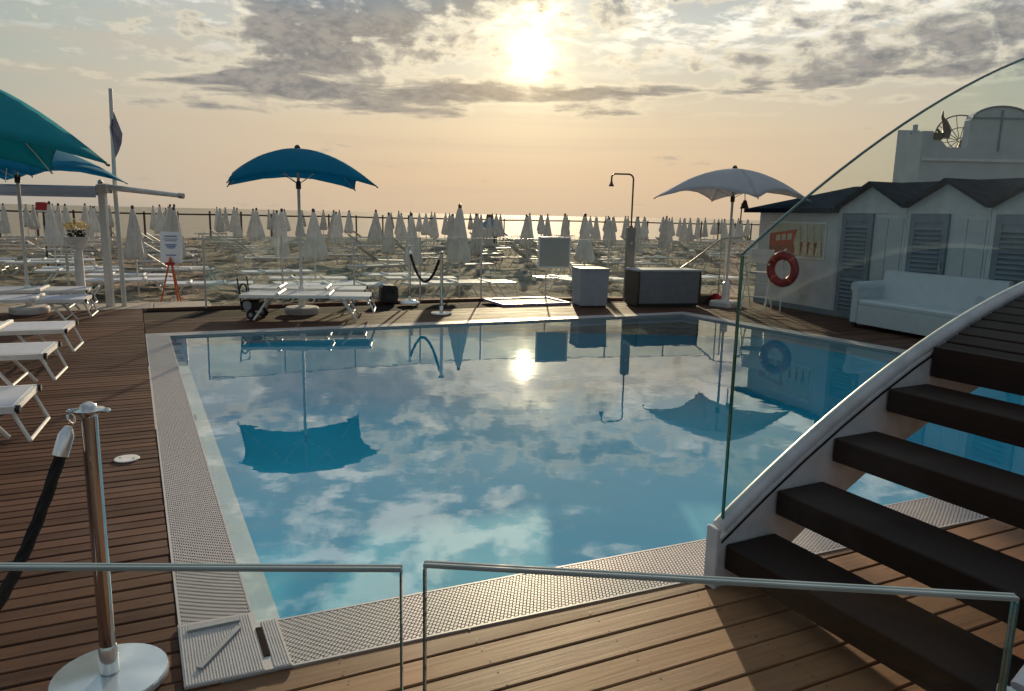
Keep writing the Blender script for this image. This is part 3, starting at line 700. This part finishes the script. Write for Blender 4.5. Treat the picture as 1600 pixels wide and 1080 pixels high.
# ------------------------------------------------------------------ far glass fence
fn = thing('glass_fence', 'glass panel fence along the beach side of the deck', 'fence', E1)
def fence_run(p, q_, parts, h=1.17, post0=True):
    d = (q_ - p); L = d.length; d.normalize(); rz = math.atan2(d.y, d.x)
    for i in range(parts + 1):
        c = p + d * L * i / parts - E1
        if i or post0: MB().box((c.x, c.y, h / 2 + .01), (.028, .022, h + .04), rz).build('post', 'pole_white', fn)
    for i in range(parts):
        c = p + d * L * (i + .5) / parts - E1; w_ = L / parts - .05
        pn = MB().box((c.x, c.y, h / 2 + .03), (w_, .010, h - .04), rz).build('pane', 'beach_glass', fn)
        MB().box((c.x, c.y, h + .016), (w_, .014, .012), rz).build('top_edge', 'pole_white', pn)
P0 = E1 + dfar * .9
fence_run(P0, E2 - dfar * .02, 4)
fence_run(E2, E3 - Vector((.5, .1, 0)), 4, 1.17, False)
# grey panel hung on the fence
o = thing('info_panel', 'grey square panel hung on the glass fence behind the tall cabinet', 'panel', (.80, 14.80, 0), rad(12))
MB().box((0, -.02, .93), (.62, .02, .56), ch=.004).build('sheet', 'frosted', o)
mb = MB()
for x in (-.32, .32): mb.box((x, -.02, .93), (.03, .03, .62))
mb.box((0, -.02, 1.225), (.60, .03, .03)); mb.box((0, -.02, .635), (.60, .03, .03)); mb.build('frame', 'white_metal', o)

# shower tray and shower
o = thing('shower_tray', 'low lilac edged foot bath tray by the fence', 'tray', (.26, 14.05, 0), rad(24))
MB().box((0, 0, .012), (1.28, .9, .02)).build('basin', 'frosted', o)
for x, y, a, b in ((0, -.47, 1.40, .06), (0, .47, 1.40, .06), (-.67, 0, .06, .88), (.67, 0, .06, .88)): MB().box((x, y, .024), (a, b, .044), ch=.010).build('rim', 'lilac', o)
o = thing('shower', 'tall outdoor shower with hooked pipe and wide lower post', 'shower', (2.30, 14.72, 0), rad(3))
MB().box((0, 0, .73), (.17, .14, 1.46), ch=.012).build('column', 'post_wood' if False else 'stone_slab', o)
arc = [(0, 0, 1.44), (0, 0, 2.38)] + [(-.10 + .10 * math.cos(rad(a)), 0, 2.38 + .10 * math.sin(rad(a))) for a in range(15, 91, 15)] + [(-.36, 0, 2.48)] + [(-.36 - .07 * math.sin(rad(a)), 0, 2.41 + .07 * math.cos(rad(a))) for a in range(15, 91, 15)] + [(-.43, 0, 2.32)]
MB().tube(arc, .017, 10).build('pipe', 'bronze', o, True)
MB().lathe([(.05, -.10), (.052, -.085), (.03, -.045), (.018, 0)], (-.43, 0, 2.34), 16).build('shower_head', 'bronze', o, True)
MB().tube([(.0, -.07, 1.15), (.0, -.11, 1.15)], .028, 12).build('tap', 'steel', o, True)
MB().lathe([(.035, 0), (.03, .03), (.018, .04)], (0, 0, 1.458), 14).build('pipe_collar', 'bronze', o, True)

# storage boxes
o = thing('storage_cabinet', 'tall plain grey storage cabinet at the far pool edge', 'cabinet', (1.44, 13.78, 0), rad(14))
MB().prism([(-.26, -.24, .0), (.24, -.24, .0), (.24, .24, .0), (-.26, .24, .0)], (0, 0, .03)).build('plinth', 'black_plastic', o)
v8 = [(-.265, -.25, .03), (.245, -.25, .03), (.25, .26, .03), (-.265, .26, .03), (-.28, -.26, .685), (.27, -.26, .685), (.27, .27, .685), (-.28, .27, .685)]
MB().add(v8, [(3, 2, 1, 0), (4, 5, 6, 7), (0, 1, 5, 4), (1, 2, 6, 5), (2, 3, 7, 6), (3, 0, 4, 7)]).build('body', 'chest_grey', o)
MB().box((-.005, .005, .70), (.58, .56, .03), ch=.01).build('lid', 'chest_grey', o)
o = thing('storage_chest', 'long grey storage chest with dark brown ends beside the cabinet', 'chest', (2.86, 14.10, 0), rad(14))
MB().box((0, 0, .035), (1.18, .54, .066)).build('plinth', 'black_plastic', o)
for x in (-.625, .625): MB().prism([(x - .022, -.27, .03), (x - .022, .27, .03), (x - .022, .31, .2), (x - .022, .31, .55), (x - .022, .28, .665), (x - .022, -.28, .665), (x - .022, -.31, .55), (x - .022, -.31, .2)], (.044, 0, 0)).build('end_panel', 'chest_brown', o)
for k in range(5): MB().box((0, -.292, .13 + k * .118), (1.20, .03, .1165), ch=.002).build('front_slat', 'chest_front', o)
MB().box((0, .292, .36), (1.20, .03, .58)).build('back_panel', 'chest_grey', o)
MB().box((0, 0, .685), (1.31, .62, .035), ch=.012).build('lid', 'chest_grey', o)
# dark pot by the fence
o = thing('loudspeaker', 'small black round-cornered box on the deck by the fence', 'loudspeaker', (-2.33, 13.72, 0), rad(20))
MB().prism([(-.15, -.12, .0), (.13, -.12, .0), (.165, -.12, .08), (.155, -.12, .27), (.10, -.12, .31), (-.10, -.12, .32), (-.155, -.12, .27), (-.165, -.12, .06)], (0, .26, 0)).build('body', 'black_plastic', o)
MB().lathe([(.11, 0), (.105, .012), (.03, .004)], (0, 0, 0), 20).build('grille', 'black_plastic', o)
g_ = o.children[-1]; g_.rotation_euler = (rad(90), 0, 0); g_.location = (0, -.121, .16)

# hand rail of the beach steps
o = thing('handrail', 'thin steel handrail of the steps down to the beach', 'handrail', (3.4, 15.35, 0))
MB().tube([(.05, 0, .62), (.30, 0, .80), (.84, 0, 1.23), (.93, 0, 1.27), (1.28, 0, 1.29)], .017, 10).build('rail', 'steel', o, True)
for x, z in ((.30, .80), (.88, 1.25)): MB().tube([(x, 0, .0), (x, 0, z)], .014, 8).build('baluster', 'steel', o, True)
o = thing('wooden_trough', 'low brown wooden trough on the deck behind the chest', 'trough', (3.86, 14.62, 0), rad(4))
MB().box((0, 0, .01), (.5, .22, .02)).build('bottom', 'post_wood', o)
for y in (-.12, .12): MB().box((0, y, .085), (.52, .02, .16)).build('side', 'orange' if False else 'chest_brown', o)
for x in (-.25, .25): MB().box((x, 0, .083), (.02, .22, .155)).build('end', 'chest_brown', o)
o = thing('bucket', 'red bucket beside the white umbrella base', 'bucket', (3.98, 14.42, 0))
MB().lathe([(.085, 0), (.12, .17), (.126, .175), (.112, .17), (.08, .02)], (0, 0, .002), 20).build('shell', 'red', o, True)
MB().torus((0, 0, .19), .11, .006, M=Matrix.Rotation(rad(70), 3, 'X'), n=20, k=6).build('handle', 'red', o, True)
MB().lathe([(.05, 0), (.065, .05), (.06, .09), (.01, .10)], (.0, 0, .13), 10).build('contents', 'red', o, True)

# lifeguard chair and lifebuoy
o = thing('high_chair', 'tall white folding lifeguard chair beside the cabin wall', 'chair', (4.58, 13.78, 0), rad(-35))
for sx in (-1, 1):
    MB().tube([(sx * .22, -.24, .01), (sx * .21, .10, 1.12)], .014, 8).build('leg', 'white_metal', o, True)
    MB().tube([(sx * .20, .27, .01), (sx * .20, -.16, .82)], .014, 8).build('leg', 'white_metal', o, True)
    MB().tube([(sx * .23, -.22, .86), (sx * .23, .12, .88)], .018, 8).build('armrest', 'white_metal', o, True)
for y, z in ((-.18, .25), (-.10, .5), (.16, .22)): MB().tube([(-.21, y, z), (.21, y, z)], .011, 8).build('rung', 'white_metal', o, True)
MB().box((0, -.02, .70), (.40, .34, .018)).build('seat', 'white_fabric', o)
MB().box((0, .105, .99), (.42, .016, .26)).build('backrest', 'white_fabric', o)
o = thing('lifebuoy', 'red lifebuoy ring hung beside the lifeguard chair', 'lifebuoy', (4.86, 13.35, .79))
MT = Matrix.Rotation(rad(-52), 3, 'Z') @ Matrix.Rotation(rad(90), 3, 'X')
MB().torus((0, 0, 0), .245, .075, n=40, k=14, M=MT).build('ring', 'red', o, True)
MB().torus((0, 0, 0), .325, .008, n=40, k=6, M=MT).build('grab_line', 'white_fabric', o, True)
for a in (45, 135, 225, 315):
    p = MT @ Vector((.245 * math.cos(rad(a)), .245 * math.sin(rad(a)), 0)); tn = MT @ Vector((-math.sin(rad(a)), math.cos(rad(a)), 0))
    MB().tube([p - tn * .016, p + tn * .016], .078, 14).build('band', 'orange', o, True)
MB().tube([(0.02, .03, -.79), (0.02, .03, .34), (.02, -.03, .36)], .014, 8).build('stand', 'white_metal', o, True)

# ------------------------------------------------------------------ changing cabins (local x along the front, y into the cabin)
WRZ = math.atan2(WD.y, WD.x)
def cabin_xf(o): return o
plain_h = 1.88
cb = thing('storage_hut', 'white hut with dark hipped roof and a framed beach photo on its side', 'hut', W0, WRZ)
# local frame: x along WD, y = rotate 90 ccw of WD = (.939,.344) -> away from the pool, into the hut
MB().box((1.03, 1.3, .93), (2.16, 2.6, 1.86)).build('wall', 'cabin_white', cb)
MB().box((1.03, -.004, .05), (2.17, .02, .10)).build('skirting', 'door_grey', cb)
mb = MB(); e = .30
x0, x1, y0, y1, zE, zR = -.36, 2.06, -.12, 2.8, 1.88, 2.33
mb.add([(x0, y0, zE), (x1, y0, zE), (x1, y1, zE), (x0, y1, zE), (1.0, 1.3, zR), (x1, 1.3, zR), (x0, y0, zE - .07), (x1, y0, zE - .07), (x1, y1, zE - .07), (x0, y1, zE - .07)],
       [(0, 1, 5, 4), (2, 3, 4, 5), (3, 0, 4), (1, 2, 5), (6, 7, 1, 0), (7, 8, 2, 1), (8, 9, 3, 2), (9, 6, 0, 3), (9, 8, 7, 6)])
rf = mb.build('roof', 'roof_dark', cb)
MB().box((.80, y0 - .012, zE - .035), (2.40, .02, .085)).build('gutter', 'roof_dark', rf)
# photo panel on the hut wall
pp = thing('beach_picture', 'framed beach picture with orange fence and pale closed umbrellas on hut wall', 'picture', W0 + WD * .30 + WN * .006 + Vector((0, 0, .97)), WRZ)
MB().box((.76, -.010, .335), (1.50, .02, .67)).build('frame', 'white_metal', pp)
def flat(name, mname, poly, y): MB().prism([(a, y, b) for a, b in poly], (0, -.003, 0)).build(name, mname, pp)
flat('sky_print', 'photo_sky', [(.03, .03), (1.49, .03), (1.49, .64), (.03, .64)], -.021)
flat('shade_print', 'photo_brown', [(.84, .06), (1.46, .06), (1.44, .30), (.86, .30)], -.0245)
flat('sand_print', 'photo_brown', [(.03, .03), (.80, .03), (.70, .30), (.03, .22)], -.0245)
flat('fence_print', 'photo_orange', [(.03, .20), (.70, .26), (.78, .53), (.03, .44)], -.028)
for k in range(3): flat('gap_print', 'photo_sky', [(.22 + k * .16, .30 + k * .012), (.33 + k * .16, .31 + k * .012), (.34 + k * .16, .42 + k * .015), (.23 + k * .16, .41 + k * .015)], -.0315)
for k in range(4): flat('umbrella_print', 'photo_cream', [(.75 + k * .18, .05), (.91 + k * .18, .05), (.885 + k * .175, .50), (.87 + k * .175, .62), (.85 + k * .175, .50)], -.0315)
# gabled cabins
def cabin(label, x0, wd, first):
    o = thing('beach_cabin', label, 'cabin', W0 + WD * x0, WRZ, 'row of gabled changing cabins')
    zE, zP, dp = 1.89, 2.27, 2.6; xm = wd / 2
    MB().prism([(.004, 0, 0), (wd - .004, 0, 0), (wd - .004, 0, zE), (xm, 0, zP), (.004, 0, zE)], (0, .9, 0)).build('wall', 'cabin_white', o)
    MB().box((wd / 2, dp / 2 + .46, .94), (wd - .01, dp - .93, 1.88)).build('rear_wall', 'cabin_white', o)
    MB().prism([(.002, .02, zE - .02), (.002, 1.3, zP + .10), (.002, 2.7, zE - .02)], (wd - .004, 0, 0)).build('main_roof', 'roof_dark', o)
    ov = .14; th = .05; rf_ = None
    for s_ in (-1, 1):
        xa = xm + s_ * (wd / 2 - .001); P_ = [(xm + s_ * .0015, -ov, zP + .002), (xa, -ov, zE + .002), (xa, -ov, zE + .002 + th), (xm + s_ * .0015, -ov, zP + .002 + th)]
        MB().prism(P_, (0, 1.0 + ov, 0)).build('roof_slope', 'roof_dark', o)
    # leaf door on the left, plank panels on the right
    dw, dh = .67, 1.78; dx = .44
    dr_ = MB().box((dx, -.016, dh / 2 + .02), (dw, .03, dh), ch=.0).build('door', 'door_grey', o)
    for xx in (dx - dw / 2 + .05, dx + dw / 2 - .05): MB().box((xx, -.038, dh / 2 + .02), (.10, .014, dh - .002)).build('stile', 'door_grey', dr_)
    for zz in (.09, .80, dh - .05): MB().box((dx, -.038, zz), (dw - .202, .014, .12)).build('door_rail', 'door_grey', dr_)
    for k in range(22):
        z = .19 + k * .070 + (.06 if k > 7 else 0)
        if z > dh - .13 or abs(z - .80) < .075: continue
        MB().box((dx, -.044, z), (dw - .205, .008, .052), M=Matrix.Rotation(rad(-38), 3, 'X')).build('louvre', 'door_grey', dr_)
    MB().box((dx + dw / 2 - .05, -.052, 1.02), (.02, .02, .12)).build('handle', 'steel', dr_)
    for k in range(2): MB().box((.93 + k * .30, -.008, .88), (.26, .014, 1.70), ch=.0).build('panel', 'panel_paint', o)
    MB().box((wd / 2, -.010, .045), (wd - .02, .018, .09)).build('skirting', 'stone_slab', o)
    MB().box((wd / 2, -.006, 1.83), (wd - .02, .010, .05)).build('lintel', 'cabin_white', o)
labs = ['white cabin with grey louvred door right of the framed picture', 'second white cabin from the picture, louvred door behind the sofa', 'third white cabin from the picture, mostly beyond the right edge']
for k in range(3): cabin(labs[k], 2.08 + k * 1.405, 1.405, k == 0)
# sofa
o = thing('sofa', 'white outdoor sofa with rolled arms in front of the cabins', 'sofa', P2(5.42, 11.80), WRZ)
Ls, Dp = 2.3, .66
MB().box((Ls / 2, Dp / 2, .225), (Ls - .28, Dp - .02, .31), ch=.02).build('seat_base', 'sofa_white', o)
MB().box((Ls / 2, .26, .415), (Ls - .29, .50, .07), ch=.025).build('seat_cushion', 'sofa_white', o)
MB().prism([(.12, Dp - .20, .40), (.12, Dp - .001, .40), (.12, Dp - .001, .88), (.12, Dp - .05, .91), (.12, Dp - .11, .90)], (Ls - .24, 0, 0)).build('backrest', 'sofa_white', o)
for x in (.075, Ls - .075):
    ar = MB().box((x, Dp / 2, .36), (.13, Dp, .56), ch=.02).build('arm', 'sofa_white', o)
    MB().tube([(x, -.005, .64), (x, Dp - .02, .66)], .085, 16).build('arm_roll', 'sofa_white', ar, True)
for x in (.08, Ls - .08):
    for y in (.05, Dp - .05): MB().box((x, y, .045), (.06, .06, .09)).build('foot', 'black_plastic', o)

# ------------------------------------------------------------------ white villa behind the cabins
vb = thing('villa', 'large pale building with stepped parapet and arched gable behind the cabins', 'building', (13.30, 25, -.3), 0)
arch = [(2.52 + .98 * math.cos(rad(a)), 0, 5.30 + .46 * math.sin(rad(a))) for a in range(6, 175, 12)]
MB().prism([(0, 0, 0), (7, 0, 0), (7, 0, 5.30), (3.52, 0, 5.34)] + arch + [(1.52, 0, 5.33), (1.50, 0, 4.46), (.86, 0, 4.44), (.34, 0, 4.95), (.0, 0, 4.95)], (0, .35, 0)).build('front_wall', 'building_white', vb)
MB().prism([(0, .352, 0), (0, .352, 4.90), (0, .8, 4.92), (0, .8, 5.06), (0, 1.65, 5.16), (0, 1.65, 0)], (.32, 0, 0)).build('side_wall', 'building_white', vb)
MB().box((3.7, 1.1, 2.1), (6.7, 1.4, 4.2)).build('core', 'building_white', vb)
MB().box((.10, .70, 5.06), (.12, .12, .34), ch=.01).build('chimney_pot', 'building_white', vb)
for z in (3.3, 4.05): MB().box((3.5, -.03, z), (6.9, .06, .09)).build('string_course', 'cabin_white', vb)
MB().box((2.52, -.02, 5.0), (.05, .04, 1.3)).build('rainwater_pipe', 'door_grey', vb)
MB().tube([(p[0], -.02, p[2] + .01) for p in arch], .03, 6).build('arch_moulding', 'door_grey', vb)
MB().box((2.52, -.022, 5.40), (1.85, .04, .04)).build('arch_band', 'door_grey', vb)
dsh = thing('satellite_dish', 'open mesh satellite dish on the roof of the pale building', 'dish', (15.0, 25.5, 3.95), 0)
MD = Matrix.Rotation(rad(-25), 3, 'Y') @ Matrix.Rotation(rad(62), 3, 'X')
MB().torus((0, .2, .62), .82, .024, n=36, k=6, M=MD).build('rim', 'bronze', dsh, True)
MB().torus((0, .25, .56), .42, .016, n=30, k=6, M=MD).build('inner_ring', 'bronze', dsh, True)
for a in range(0, 360, 24):
    pts = [Vector((0, .2, .62)) + MD @ Vector((r * math.cos(rad(a)), r * math.sin(rad(a)), -.22 * (1 - (r / .82) ** 2))) for r in (.05, .42, .82)]
    MB().tube(pts, .013, 5).build('rib', 'bronze', dsh)
MB().tube([(0, .2, .5), (-.1, .2, .0)], .05, 8).build('mast', 'bronze', dsh)
stt = thing('roof_ornament', 'slender curved ornament standing on the roof parapet', 'ornament', (13.95, 25.05, 4.44), 0)
MB().tube([(.12, 0, .0), (.16, 0, .22), (.06, 0, .48), (-.04, 0, .66), (-.05, 0, .86)], [.13, .13, .08, .045, .02], 10).build('body', 'bronze', stt, True)
MB().box((-.14, 0, .06), (.30, .2, .22), ch=.03).build('plinth', 'bronze', stt)
MB().tube([(-.05, 0, .15), (-.18, 0, .30)], [.05, .03], 8).build('arm', 'bronze', stt)

# ------------------------------------------------------------------ left side: awning frame, flagpole, planter, counter, easel sign
o = thing('awning', 'rolled white awning on a post at the left, arm pointing right', 'awning', (-6.72, 12.2, 0))
MB().box((0, 0, .97), (.11, .10, 1.94), ch=.012).build('post', 'pole_white', o)
MB().box((-1.6, 0, 1.89), (3.1, .17, .15), ch=.03).build('cassette', 'awning_white', o)
MB().box((-1.6, -.095, 1.81), (3.08, .02, .06)).build('valance', 'sling', o)
MB().box((.03, 0, 1.93), (.22, .16, .15), ch=.03).build('bracket', 'steel', o)
MB().tube([(.12, -.02, 1.95), (1.30, -.06, 1.84)], [.05, .036], 10).build('arm', 'pole_white', o, True)
MB().tube([(1.27, -.06, 1.843), (1.35, -.06, 1.835)], .046, 12).build('arm_end', 'steel', o, True)
MB().lathe([(.03, 0), (.045, .04), (.02, .08)], (-.02, 0, 1.99), 10).build('cap', 'steel', o)
o = thing('flagpole', 'tall thin flagpole with a furled dark flag', 'flagpole', (-6.53, 12.28, 0))
MB().tube([(0, 0, 0), (-.02, 0, 1.9), (.02, 0, 3.50)], [.04, .035, .03], 10).build('pole', 'pole_white', o, True)
MB().add([(.02, 0, 3.22), (.09, .03, 2.98), (.175, -.02, 2.80), (.12, .04, 2.66), (.10, -.03, 2.52), (-.03, .03, 2.36), (-.04, 0, 2.9), (.02, -.05, 2.9)],
         [(0, 1, 7), (1, 2, 7), (2, 3, 7), (3, 4, 7), (4, 5, 7), (5, 6, 7), (6, 0, 7)]).build('flag', 'flag_blue', o)
o.children[-1].modifiers.new('s', 'SOLIDIFY').thickness = .012
o = thing('planter', 'white pedestal planter with pale yellow flowers', 'planter', (-7.40, 12.55, 0))
MB().lathe([(.10, 0), (.075, .04), (.07, .86), (.075, .92)], (0, 0, 0), 14).build('pedestal', 'white_paint', o, True)
MB().lathe([(.075, .90), (.10, .93), (.19, 1.10), (.20, 1.13), (.18, 1.12), (.08, 1.0)], (0, 0, 0), 18).build('bowl', 'white_paint', o, True)
mb = MB(); ml = MB()
for k in range(260):
    a = random.uniform(0, 6.28); r = .21 * math.sqrt(random.random()); z = 1.31 + random.uniform(-.12, .14) * (1 - r / .3)
    p = Vector((r * math.cos(a), r * math.sin(a), z)); R_ = Matrix.Rotation(random.uniform(0, 3), 3, 'Z') @ Matrix.Rotation(random.uniform(0, 3), 3, 'X'); s_ = random.uniform(.012, .024)
    mb.add([p + R_ @ Vector(v_) * s_ for v_ in ((-1, 0, 0), (0, -1, .3), (1, 0, 0), (0, 1, .3))], [(0, 1, 2, 3)])
for k in range(120):
    a = random.uniform(0, 6.28); r = .13 * math.sqrt(random.random()); p = Vector((r * math.cos(a), r * math.sin(a), random.uniform(1.10, 1.24))); R_ = Matrix.Rotation(random.uniform(0, 3), 3, 'Z') @ Matrix.Rotation(random.uniform(0, 3), 3, 'X')
    ml.add([p + R_ @ Vector(v_) * .035 for v_ in ((-1, 0, 0), (0, -.5, .1), (1, 0, 0), (0, .5, .1))], [(0, 1, 2, 3)])
mb.build('flowers', 'flower', o)['kind'] = 'stuff'; ml.build('leaves', 'leaf', o)['kind'] = 'stuff'
o = thing('counter_screen', 'low glass screen with two pale rails at the far left', 'screen', (-9.4, 11.9, 0), rad(10))
MB().box((0.85, 0, .46), (2.5, .012, .86)).build('pane', 'fence_glass', o)
for z in (.92, .985): MB().box((0.85, 0, z), (2.6, .05, .022)).build('rail', 'pole_white', o)
for x in (-.3, .85, 2.0): MB().box((x, .03, .46), (.035, .035, .92)).build('post', 'pole_white', o)
o = thing('easel_sign', 'pale blue notice board on a red tripod easel', 'sign', (-6.22, 13.35, -.06), rad(6))
MB().box((0, 0, 1.0), (.38, .02, .56), ch=.004).build('board', 'sign_white', o)
o.children[-1].rotation_euler = (rad(-6), 0, 0)
bd = o.children[-1]
for z, w_, h_ in ((1.20, .22, .02), (1.15, .24, .012), (1.12, .20, .012), (1.045, .20, .022), (1.01, .16, .022), (.985, .10, .012), (.86, .18, .02)): MB().box((0, -.012, z), (w_, .003, h_)).build('text_line', 'print_blue', bd)
for x, y in ((-.16, -.12), (.19, -.10), (.0, .30)): MB().tube([(0, .03, .82), (x, y, 0.0)], .015, 8).build('leg', 'orange', o, True)
MB().box((0, 0, .705), (.16, .05, .05)).build('ledge', 'red', o)

# ------------------------------------------------------------------ beach: closed umbrellas, loungers, far posts
def closed_mb(H_=2.12, fl=1.0, ph=0., lo=0.):
    mb = MB(); n = 32; prof = [(.03, 0), (.05, -.05), (.075, -.16), (.115, -.40), (.165, -.70), (.215, -1.0), (.235, -1.14), (.20, -1.22), (.10, -1.23)]; vs = []
    for i, (r, z) in enumerate(prof):
        amp = min(.20, .03 + .028 * i)
        for k in range(n):
            a = 2 * math.pi * k / n; rr = r * (fl if i > 3 else 1) * (1 + amp * math.cos(8 * a + .25 * i + ph) + .07 * math.sin(3 * a + 2 * ph) + .06 * math.sin(2 * a + i * .4 + ph)); vs.append((rr * math.cos(a), rr * math.sin(a), H_ - .02 + z * (1 + lo) + (.03 * math.cos(8 * a) if i > 6 else 0)))
    mb.add(vs, [(i * n + k, i * n + (k + 1) % n, (i + 1) * n + (k + 1) % n, (i + 1) * n + k) for i in range(len(prof) - 1) for k in range(n)]); return mb
cms = [closed_mb(2.12, f_, p_, l_).mesh('folded_canopy', 'cream_fabric', True) for f_, p_, l_ in ((1, 0, 0), (.86, 1.1, .05), (1.12, 2.3, -.06), (.94, 3.6, .10))]
pm = MB().tube([(0, 0, -.3), (0, 0, 1.0)], .02, 8).mesh('pole', 'pole_white', True)
km = MB().lathe([(.034, -.05), (.04, 0), (.036, .045), (.01, .06)], (0, 0, 2.12), 10).mesh('cap', 'dark_finial', True)
def closed_umbrella(label, x, y, grp, sc=1.0, dz=0.):
    o = thing('closed_umbrella', label, 'umbrella', (x, y, sand_z(x, y) + .0 + dz), random.uniform(0, 6.28), grp); o.scale = (sc * random.uniform(.94, 1.06),) * 2 + (sc * random.uniform(.955, 1.025),)
    o.rotation_euler = (random.gauss(0, .022), random.gauss(0, .022), o.rotation_euler.z)
    put('pole', pm, o); put('folded_canopy', random.choice(cms), o); put('cap', km, o)
GB = 'closed umbrellas on the beach'
nearU = [(-1.22, 16.6, 'closed white umbrella on the sand just right of the far rope posts'), (-4.92, 18.3, 'closed white umbrella directly behind the teal umbrella pole'),
         (-9.25, 18.1, 'closed white umbrella right of the awning post, alone near the easel sign'), (-6.75, 21.5, 'closed white umbrella to the left of the teal umbrella pole, behind its loungers'),
         (1.98, 20.6, 'closed white umbrella on the sand above the tall grey cabinet'), (-2.75, 20.2, 'closed white umbrella directly behind the left far rope post'),
         (-16.4, 22.6, 'closed white umbrella at the far left picture edge below the awning'), (-14.2, 22.9, 'closed white umbrella just right of the red box, under the awning')]
for x, y, l_ in nearU: closed_umbrella(l_, x, y, GB, 1.0)
def beach_lounger_mb():
    mb = MB(); mb.box((-.95, 0, .36), (1.9, .60, .035))
    for sy in (-1, 1): mb.box((-.95, sy * .31, .375), (1.92, .04, .05))
    for x in (-.05, -.62, -1.36, -1.88): mb.box((x, 0, .39), (.05, .62, .03))
    for x0, x1 in ((-.12, .10), (-1.5, -1.72)):
        for sy in (-1, 1): mb.tube([(x0, sy * .27, .35), (x1, sy * .28, -.05)], .018, 6)
    return mb
plain('beach_white', (.50, .50, .49), .6, var=.25, scale=3)
def raised_lounger_mb():
    mb = MB(); mb.box((-.55, 0, .34), (1.1, .56, .03)); mb.box((-1.45, 0, .58), (.86, .56, .03), M=Matrix.Rotation(rad(35), 3, 'Y'))
    for sy in (-1, 1): mb.box((-.95, sy * .29, .34), (1.9, .035, .04))
    for x0, x1 in ((-.12, .10), (-1.5, -1.72)):
        for sy in (-1, 1): mb.tube([(x0, sy * .27, .35), (x1, sy * .28, -.05)], .018, 6)
    return mb
blm = [beach_lounger_mb().mesh('beach_lounger', 'beach_white'), raised_lounger_mb().mesh('beach_lounger_raised', 'beach_white')]
BG = 'white loungers in rows on the beach'
def beach_lounger(x, y, rz, near, lab=None):
    if near:
        o = lounger(lab, (x, y, sand_z(x, y) + .03), rz, 'white loungers on the near sand', 'beach_lounger'); return
    o = put('beach_lounger', blm[random.random() < .35], None, (x, y, sand_z(x, y) + .03)); o.rotation_euler = (random.gauss(0, .02), random.gauss(0, .02), rz)
    tag(o, 'small far-off white lounger in the rows of the beach', 'lounger', BG)
def lounge_pair(x, y, near, lab=None):
    for s_ in (-.62, .62):
        if random.random() < (.06 if near else .25): continue
        p = P2(x, y) + V * s_ + U * random.uniform(.7, 1.0); beach_lounger(p.x, p.y, TH + random.gauss(0, .07), near, lab and ('nearer' if s_ < 0 else 'farther') + ' white lounger ' + lab)
for (x, y, l_), q_ in zip(nearU, ('under the closed umbrella right of the far rope posts', 'under the closed umbrella behind the teal umbrella pole', 'under the closed umbrella near the easel sign', 'under the closed umbrella left of the teal umbrella pole',
        'under the closed umbrella above the tall grey cabinet', 'under the closed umbrella behind the left rope post', 'under the closed umbrella at the left picture edge', 'under the closed umbrella by the red box')): lounge_pair(x, y, True, q_)
for x, y, q_ in ((-7.2, 17.6, 'on the sand between the easel sign and teal umbrella'), (-3.9, 16.3, 'on the sand behind the black loudspeaker'), (4.6, 19.0, 'on the sand behind the beach handrail'), (-11.8, 20.2, 'on the sand behind the planter')): lounge_pair(x, y, True, q_)
cnt = 0
for jb in range(11):
    b = 23.5 + jb * 3.35
    for ia in range(-16, 22):
        a = ia * 3.3 + (jb % 2) * .4
        p = ab(a + random.gauss(0, .15), b + random.gauss(0, .15))
        if p.y < 21 or abs(p.x) > p.y * .70: continue
        if p.x > p.y * .365 : continue
        if any((p - P2(x, y)).length < 2.2 for x, y, _ in nearU): continue
        if random.random() < (.10 if p.x < -1 else .22): 
            lounge_pair(p.x, p.y, False); continue
        closed_umbrella('small far-off closed white umbrella in the back rows of the beach', p.x, p.y, 'closed umbrellas in the back rows'); cnt += 1
        if b < 50: lounge_pair(p.x, p.y, False)
# far post and rail frame near the shore
pf_ = thing('post_and_rail', 'long dark post and rail frame standing along the shore', 'railing', ab(-46, 56))
zg = sand_z(0, 0)
for k in range(52):
    a = k * 2.05; MB().box(tuple(U * a + Vector((0, 0, .32 + random.uniform(-.05, .1)))), (.10, .10, 2.1)).build('post', 'post_wood', pf_)
pr = []
for k in range(53): pr.append(U * (k * 2.05 - .5) + Vector((0, 0, 1.22 + random.uniform(-.03, .03))))
MB().tube(pr, .055, 6).build('rail', 'post_wood', pf_)
# kiosk parasol and red rescue box
o = thing('beach_kiosk', 'small blue grey parasol hut with a box on top near the shore', 'kiosk', (-1.5, 45, sand_z(-1.5, 45)))
MB().lathe([(.72, 1.32), (.70, 1.36), (.30, 1.72), (.06, 1.84)], (0, 0, 0), 8).build('parasol', 'kiosk_blue', o)
MB().tube([(0, 0, 0), (0, 0, 1.7)], .05, 8).build('pole', 'post_wood', o)
MB().box((0, 0, 1.98), (.36, .3, .26)).build('top_box', 'bronze', o)
MB().box((.1, 0, .5), (.7, .5, 1.0), ch=.03).build('stall', 'post_wood', o)
o = thing('rescue_box', 'red box on a post among the closed umbrellas under the awning', 'box', (-15.35, 24.3, sand_z(-15.3, 24.3)))
MB().tube([(0, 0, 0), (0, 0, 1.95)], .035, 8).build('post', 'black_plastic', o)
MB().box((0, 0, 2.06), (.36, .26, .26), ch=.03).build('box', 'red', o); MB().box((0, -.01, 1.90), (.34, .24, .05)).build('white_band', 'white_paint', o)
